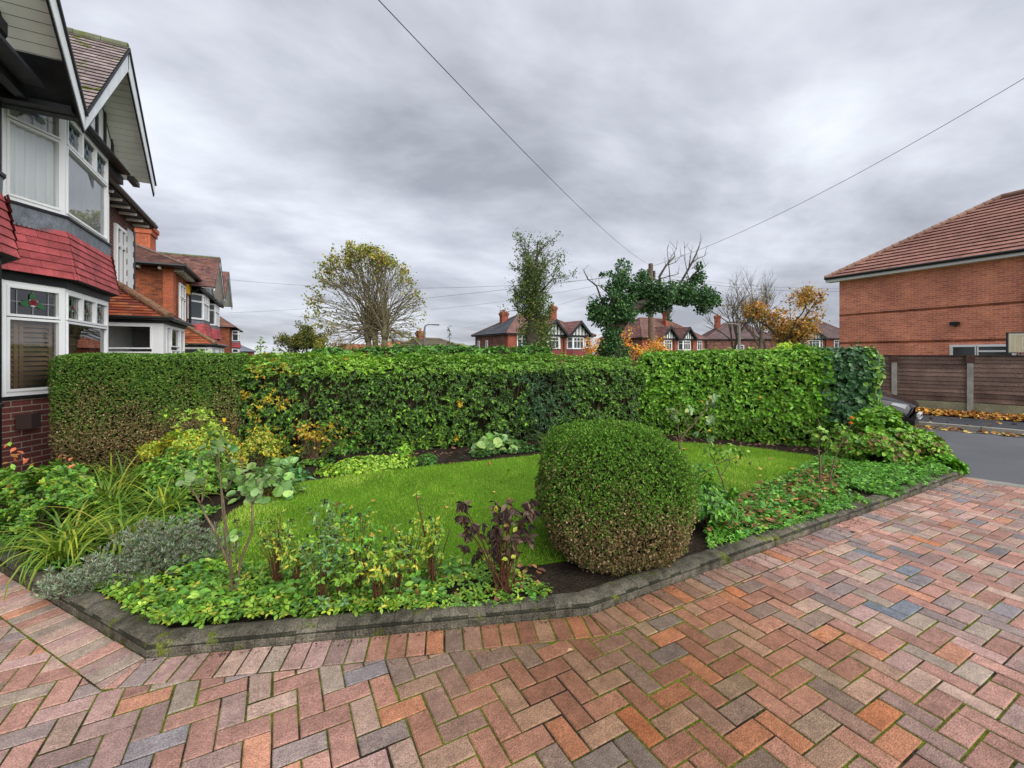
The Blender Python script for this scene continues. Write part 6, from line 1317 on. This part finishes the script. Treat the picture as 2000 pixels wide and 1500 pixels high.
# pollarded tree
def pollard():
    D_ = 40.0; s_ = D_ / F; B = at(735, 700, D_); root = empty('pollarded_tree', (B.x, B.y, -1), 'large round headed pollarded tree with fanned bare branches and yellowing leaf tips', 'tree')
    tr = MB(); rr = random.Random(5); heads = []
    for (x0, x1, y1, r_) in ((727, 719, 662, .27), (735, 732, 650, .27), (746, 752, 655, .29)):
        base = at(x0, 702, D_); top = at(x1, y1, D_ + rr.uniform(-.5, .5)); base.z = -1; mid = base.lerp(top, .6) + Vector((rr.uniform(-.1, .1), 0, 0))
        tr.tube([base, mid, top], [r_ * 1.15, r_, r_ * .95], 9); tr.tube([top - Vector((0, 0, .35)), top + Vector((0, 0, .1)), top + Vector((0, 0, .9)), top + Vector((rr.uniform(-.3, .3), 0, 2.0))], [r_ * .95, r_ * 1.3, r_ * .7, r_ * .3], 9); heads += [top, top + Vector((0, 0, .8)), top + Vector((0, 0, .3))]
    tr.build('trunk', M['greenbark'], root, True)
    br = MB(); ends = []; cen = at(718, 602, D_); RX, RZt, RZb = 106 * s_, 107 * s_, 98 * s_
    for i in range(230):
        h_ = heads[rr.randrange(len(heads))]; th_ = rr.uniform(-1.0, 4.14); ph = rr.gauss(0, .55) 
        dx, dz = math.cos(th_) * math.cos(ph), math.sin(th_); dy = math.sin(ph) * .9; k = rr.uniform(.86, 1.0)
        ridge_ = 1 + .05 * math.sin(th_ * 9) + .04 * math.sin(th_ * 5 + 1)
        e = cen + cw(1, 0) * dx * RX * k * ridge_ + cw(0, 1) * dy * RX * k + Vector((0, 0, dz * (RZt if dz > 0 else RZb) * k * ridge_))
        v = e - h_; m1 = h_ + v * .33 + Vector((0, 0, v.length * .10)) + cw(1, 0) * (-v.dot(cw(1, 0)) * .06); m2 = h_ + v * .68 + Vector((0, 0, v.length * .10 * (1 if dz > 0 else .4)))
        wob = lambda: Vector((rr.gauss(0, .12), rr.gauss(0, .12), rr.gauss(0, .12))); P = [h_, m1 + wob(), m2 + wob(), e]
        r0_ = rr.uniform(.03, .065); br.tube(P, [r0_, r0_ * .7, r0_ * .42, .016], 5, False); ends.append(e)
        for t_ in range(5):
            a_ = P[1].lerp(P[2], rr.random()) if rr.random() < .45 else P[2].lerp(P[3], rr.random() * .8); dd = (v.normalized() + Vector((rr.gauss(0, .35), rr.gauss(0, .35), rr.gauss(0, .3)))).normalized(); l_ = rr.uniform(.7, 1.7)
            e2 = a_ + dd * l_
            if (Vector(((e2 - cen).dot(cw(1, 0)) / RX, 0, (e2 - cen).z / RZt))).length > 1.06: continue
            br.tube([a_, a_ + dd * l_ * .5 + wob() * .5, e2], [.022, .016, .010], 3, False); ends.append(e2)
    br.build('branches', M['greenbark'], root)
    A = np.array([list(p) for p in ends]); rel = A - np.array(cen); X_ = rel @ np.array([CO, -SI, 0]) / RX; Z_ = rel[:, 2] / RZt; rad = np.sqrt(X_ ** 2 + Z_ ** 2)
    w_ = np.exp((rad - 1) * 5.0) * (.25 + np.clip(-X_ * .6 + Z_ * 1.1 + .45, 0, 2.2)); w_ /= w_.sum()
    crown_leaves(root, ends, 6500, .20, [(.22, .23, .022), (.27, .24, .03), (.13, .16, .02), (.33, .24, .04), (.20, .12, .03)], [4, 3, 4, 1.5, 1], .26, sel=w_, wid=.75)
pollard()
def blob_leaves(root, blobs, n, size, cols, w=None, gap=-.3, freq=1.3, T=T_LEAF, wid=.65, name='crown', matn='leaf', var=.25):
    V = np.array([b_[1] ** 2.2 for b_ in blobs]); i = RNG.choice(len(blobs), n * 3, p=V / V.sum()); d = rdir(n * 3) * (RNG.random((n * 3, 1)) ** .45); C_ = np.array([list(b_[0]) for b_ in blobs]); r_ = np.array([b_[1] for b_ in blobs])
    P = C_[i] + d * r_[i][:, None]; P = P[lump(P * freq) + .4 * lump(P * freq * 3 + 2) > gap][:n]; n = len(P); nor = nrm(rdir(n) + np.array([0, 0, .5]))
    return leaf_mesh(name, P, nrm(rdir(n) + np.array([0, 0, -.3])), nor, size * RNG.uniform(.6, 1.25, n), wid, pal(n, cols, w, var), T, M[matn], root)
# birch wrapped in ivy
def birch():
    D_ = 22.0; s_ = D_ / F; B = at(1042, 700, D_); root = empty('birch_tree', (B.x, B.y, -.8), 'upright birch with ivy wrapped trunk and airy dark leaf sprays', 'tree'); tr = MB(); rr = random.Random(8)
    base = Vector((B.x, B.y, -.8)); tr.tube([base, at(1042, 660, D_), at(1044, 620, D_), at(1043, 570, D_), at(1048, 520, D_), at(1050, 470, D_)], [.52, .42, .34, .2, .09, .015], 9); tips = []
    for i in range(46):
        y0 = rr.uniform(500, 660); o = at(1044, y0, D_); az = rr.uniform(0, 6.28); grow(tr, o, Vector((math.cos(az), math.sin(az), rr.uniform(.5, 1.4))).normalized(), rr.uniform(.95, 1.6) * (1.15 - .35 * abs(y0 - 600) / 100), .035, 1, 2, tips, rr, .16, .10, 5, (2, 3), .6, .6)
    tr.build('trunk', M['bark'], root, True)
    top_ = tips + [at(1048 + rr.uniform(-8, 8), rr.uniform(470, 560), D_) for i in range(26)] + [at(1048 + rr.uniform(-22, 22), rr.uniform(520, 580), D_ + rr.uniform(-.4, .4)) for i in range(40)]
    crown_leaves(root, top_, 8000, .092, [(.055, .10, .02), (.09, .14, .022), (.16, .17, .03), (.035, .06, .015)], [4, 3, 1.5, 3], .17)
    bl = [(at(x, y, D_ + dd), r_ * 1.15 * s_) for x, y, r_, dd in ((1040, 555, 26, 0), (1032, 585, 28, -.2), (1052, 600, 28, .1), (1040, 625, 30, 0), (1060, 640, 24, -.2), (1030, 650, 22, .1), (1066, 670, 22, -.3), (1050, 690, 26, -.3), (1024, 575, 20, 0), (1030, 540, 16, 0))]
    blob_leaves(root, bl, 8000, .10, [(.085, .16, .02), (.14, .19, .025), (.24, .22, .03), (.04, .08, .02)], [4, 3, 1.2, 3], gap=-.25, name='ivy')
birch()
def ivytree():
    D_ = 20.0; s_ = D_ / F; B = at(1197, 705, D_); root = empty('ivy_clad_tree', (B.x, B.y, -.8), 'leaning tree smothered in dark ivy with bare dead branches on its long right limb', 'tree'); tr = MB(); rr = random.Random(18)
    tr.tube([Vector((B.x, B.y, -.8)), at(1197, 680, D_), at(1200, 650, D_), at(1218, 625, D_), at(1240, 600, D_), at(1262, 590, D_), at(1300, 588, D_), at(1350, 590, D_)], [.50, .42, .30, .25, .22, .20, .15, .07], 9)
    tr.tube([at(1198, 665, D_), at(1190, 620, D_), at(1205, 570, D_), at(1215, 525, D_)], [.28, .22, .16, .06], 8)
    for P, r_ in (([(1295, 588), (1290, 560), (1288, 540), (1300, 520), (1318, 500)], .09), ([(1300, 588), (1325, 560), (1345, 525), (1358, 500), (1366, 480)], .07), ([(1288, 545), (1305, 540), (1325, 535)], .03), ([(1345, 525), (1348, 505), (1350, 492)], .03), ([(1350, 515), (1362, 505), (1376, 500)], .03), ([(1180, 600), (1165, 558), (1148, 545), (1140, 528)], .05), ([(1190, 575), (1170, 558), (1160, 556)], .03), ([(1310, 560), (1306, 515), (1303, 488)], .028), ([(1330, 560), (1362, 530), (1378, 520)], .03), ([(1300, 520), (1312, 500), (1321, 487)], .02), ([(1345, 545), (1338, 510), (1337, 485)], .02), ([(1298, 520), (1320, 512), (1330, 500)], .02), ([(1305, 600), (1303, 615), (1307, 625)], .03)):
        tr.tube([at(x, y, D_ + rr.uniform(-.2, .2)) for x, y in P], [r_ * (1 - .75 * k / len(P)) for k in range(len(P))], 6)
        for q in range(3): o = at(*P[-1 - (q % 2)], D_); tr.tube([o, o + Vector((rr.uniform(-.35, .35), rr.uniform(-.2, .2), rr.uniform(.1, .5)))], [.014, .005], 3, False)
    tr.build('trunk', M['bark'], root, True)
    bl = [(at(x, y, D_ + rr.uniform(-.5, .5)), r_ * 1.13 * s_) for x, y, r_ in ((1217, 522, 17), (1213, 545, 17), (1205, 565, 22), (1186, 585, 26), (1165, 592, 20), (1180, 612, 28), (1205, 600, 28), (1222, 580, 26), (1245, 560, 22), (1256, 540, 13), (1250, 585, 26), (1270, 590, 24), (1275, 565, 20), (1298, 572, 22), (1320, 572, 22), (1300, 596, 15), (1340, 575, 22), (1360, 572, 22), (1380, 580, 20), (1372, 600, 14), (1395, 588, 13), (1352, 555, 15), (1366, 540, 13), (1364, 520, 8), (1160, 612, 15), (1205, 630, 20), (1180, 640, 14), (1196, 655, 16), (1195, 675, 22), (1205, 692, 26), (1183, 692, 18), (1222, 615, 20), (1176, 535, 6), (1190, 535, 6), (1304, 612, 5), (1307, 622, 4))]
    blob_leaves(root, bl, 20000, .115, [(.032, .095, .026), (.055, .135, .032), (.10, .20, .05), (.018, .055, .02)], [4, 4, 1.6, 3], gap=-.5, freq=1.6, T=T_LEAF, name='ivy', wid=.8)
ivytree()
def bare(px, py, D_, ht, label, seed, lev=4, r_=.22, forks=(3, 4), spread=.55, leaves=None, name='bare_tree', mult=1, upt=.12, trunk=.3, shrink=.66, barkm='bark'):
    rr = random.Random(seed); B = at(px, py, D_); root = empty(name, (B.x, B.y, -1), label, 'tree'); tr = MB(); tips = []
    for k in range(mult): grow(tr, Vector((B.x + rr.uniform(-.5, .5) * (mult > 1) * 1.4, B.y + rr.uniform(-.5, .5) * (mult > 1), -1)), Vector((rr.uniform(-.1, .1) * mult, 0, 1)).normalized(), ht * trunk, r_, 0, lev, tips, rr, .12, upt, 6, forks, shrink, spread, .68)
    tr.build('trunk', M[barkm], root, False)
    if leaves: crown_leaves(root, tips, leaves[0], leaves[1], leaves[2], leaves[3], leaves[4], wid=.7)
    return root
bare(1425, 700, 44, 16.5, 'tall bare tree with fine dark twigs, left of the lamp post', 31, lev=5, r_=.18, forks=(3, 5), spread=.75, trunk=.25, upt=.08)
bare(1472, 700, 46, 18.5, 'tallest bare tree, upright and slim, just right of the lamp post', 35, lev=5, r_=.20, forks=(3, 4), spread=.55, trunk=.27)
bare(1505, 700, 48, 15.0, 'bare tree with thin olive leaf tufts next to the amber tree', 39, lev=5, r_=.18, forks=(3, 3), spread=.5, trunk=.27, leaves=(900, .16, [(.30, .20, .04), (.20, .18, .05)], None, .25))
bare(1540, 700, 38, 12.5, 'amber leaved autumn tree seen left of the orange brick house', 44, lev=4, r_=.26, forks=(3, 4), spread=.85, trunk=.28, leaves=(5200, .20, [(.52, .25, .04), (.40, .26, .05), (.25, .20, .05), (.20, .09, .04)], [4, 3, 3, 2], .30), upt=.05, name='autumn_tree')
bare(1588, 700, 38, 12.0, 'dark trunked autumn tree with wide amber crown over the gabled pair', 45, lev=4, r_=.28, forks=(3, 4), spread=.9, trunk=.25, leaves=(4200, .19, [(.55, .27, .04), (.40, .24, .05), (.28, .20, .05), (.20, .08, .04)], [4, 3, 3, 2], .30), upt=.03, name='autumn_tree', shrink=.70)
bare(1225, 712, 24, 5.6, 'small orange leaved tree between the ivy clad tree and the utility pole', 52, lev=4, r_=.10, forks=(3, 4), spread=.8, trunk=.30, leaves=(1500, .13, [(.85, .33, .03), (.75, .24, .03), (.85, .45, .06)], None, .22), upt=.05, name='autumn_tree')
bare(1262, 712, 26, 5.4, 'low orange leaved tree at the foot of the utility pole', 53, lev=4, r_=.09, forks=(3, 4), spread=.85, trunk=.28, leaves=(1300, .13, [(.80, .34, .04), (.70, .24, .04), (.60, .40, .08)], None, .22), upt=.04, name='autumn_tree')
bare(1165, 712, 34, 6.0, 'orange leaved tree left of the ivy trunk before the red brick pair', 54, lev=4, r_=.09, forks=(3, 4), spread=.8, trunk=.28, leaves=(600, .15, [(.80, .34, .04), (.70, .24, .04)], None, .22), upt=.04, name='autumn_tree')
def round_tree(px, top, bot, halfw, D_, label, cols, seed, n=3000, size=.2, name='round_tree', w=None):
    rr = random.Random(seed); s_ = D_ / F; B = at(px, 700, D_); root = empty(name, (B.x, B.y, -1), label, 'tree'); tr = MB(); tips = []
    grow(tr, Vector((B.x, B.y, -1)), Vector((0, 0, 1)), min(2.2, (700 - top) * s_ * .45), .2, 0, 3, tips, rr, .12, .1, 5, (3, 4), .8, .8, .7); tr.build('trunk', M['bark'], root)
    bl = []
    for k in range(44): a_ = rr.uniform(-.3, 3.44); e = rr.uniform(.1, .85); bl.append((at(px + math.cos(a_) * halfw * e, (top + bot) / 2 - math.sin(a_) * (bot - top) * .5 * e + (bot - top) * .12, D_ + rr.uniform(-1, 1)), halfw * rr.uniform(.2, .36) * s_))
    blob_leaves(root, bl, n, size, cols, w, gap=-.35, freq=.9)
round_tree(588, 628, 700, 50, 45, 'rounded olive green tree left of the pollarded tree', [(.10, .13, .02), (.17, .17, .03), (.06, .09, .02), (.28, .20, .04)], 61, 9000, .2, w=[4, 3, 4, 1])
round_tree(628, 650, 700, 18, 40, 'small yellow green tree tucked between the olive tree and the pollarded tree', [(.26, .26, .03), (.20, .22, .03)], 62, 900, .18)
round_tree(668, 655, 700, 30, 60, 'hazy brown autumn tree just left of the pollarded trunks', [(.24, .15, .06), (.30, .20, .08), (.15, .13, .05)], 63, 900, .22)
round_tree(706, 668, 700, 30, 62, 'low rust brown tree behind the pollarded trunks', [(.30, .13, .06), (.24, .11, .05)], 64, 900, .22)
round_tree(1142, 668, 700, 20, 90, 'dark distant tree behind the ridge of the red brick pair', [(.04, .08, .03), (.03, .06, .025)], 65, 700, .3) if False else None
round_tree(140, 760, 800, 10, 30, '', [(.1, .2, .03)], 66, 1, .1) if False else None
def shoot(px, y0, y1, D_, label, cols, n=40, size=.07, wpx=10):
    rr = random.Random(px); a_ = at(px, y0, D_); b_ = at(px, y1, D_); st = [[a_, a_.lerp(b_, .5) + Vector((.01, 0, 0)), b_, .008]]; s_ = D_ / F; lv = [(a_.lerp(b_, .25 + .75 * k / n), wpx * s_ * .5, 1) for k in range(n)]
    stem_plant('hedge_shoot', label, a_, st, lv, 'shoot', size, cols, None, matn='twig', T=T_LEAF, wid=.5, rosette=2)
shoot(877, 705, 636, 9.5, 'single thin shoot standing above the hedge before the bungalow roof', [(.03, .07, .03), (.05, .1, .03)], 30, .055, 7)
shoot(508, 705, 662, 8.0, 'leafy light green shoot above the hedge at the end of the house row', [(.14, .28, .04), (.2, .33, .05)], 22, .07, 24)
shoot(392, 712, 680, 7.0, 'leafy green shoots above the box hedge before the second porch', [(.14, .28, .05), (.2, .33, .08)], 26, .07, 60)
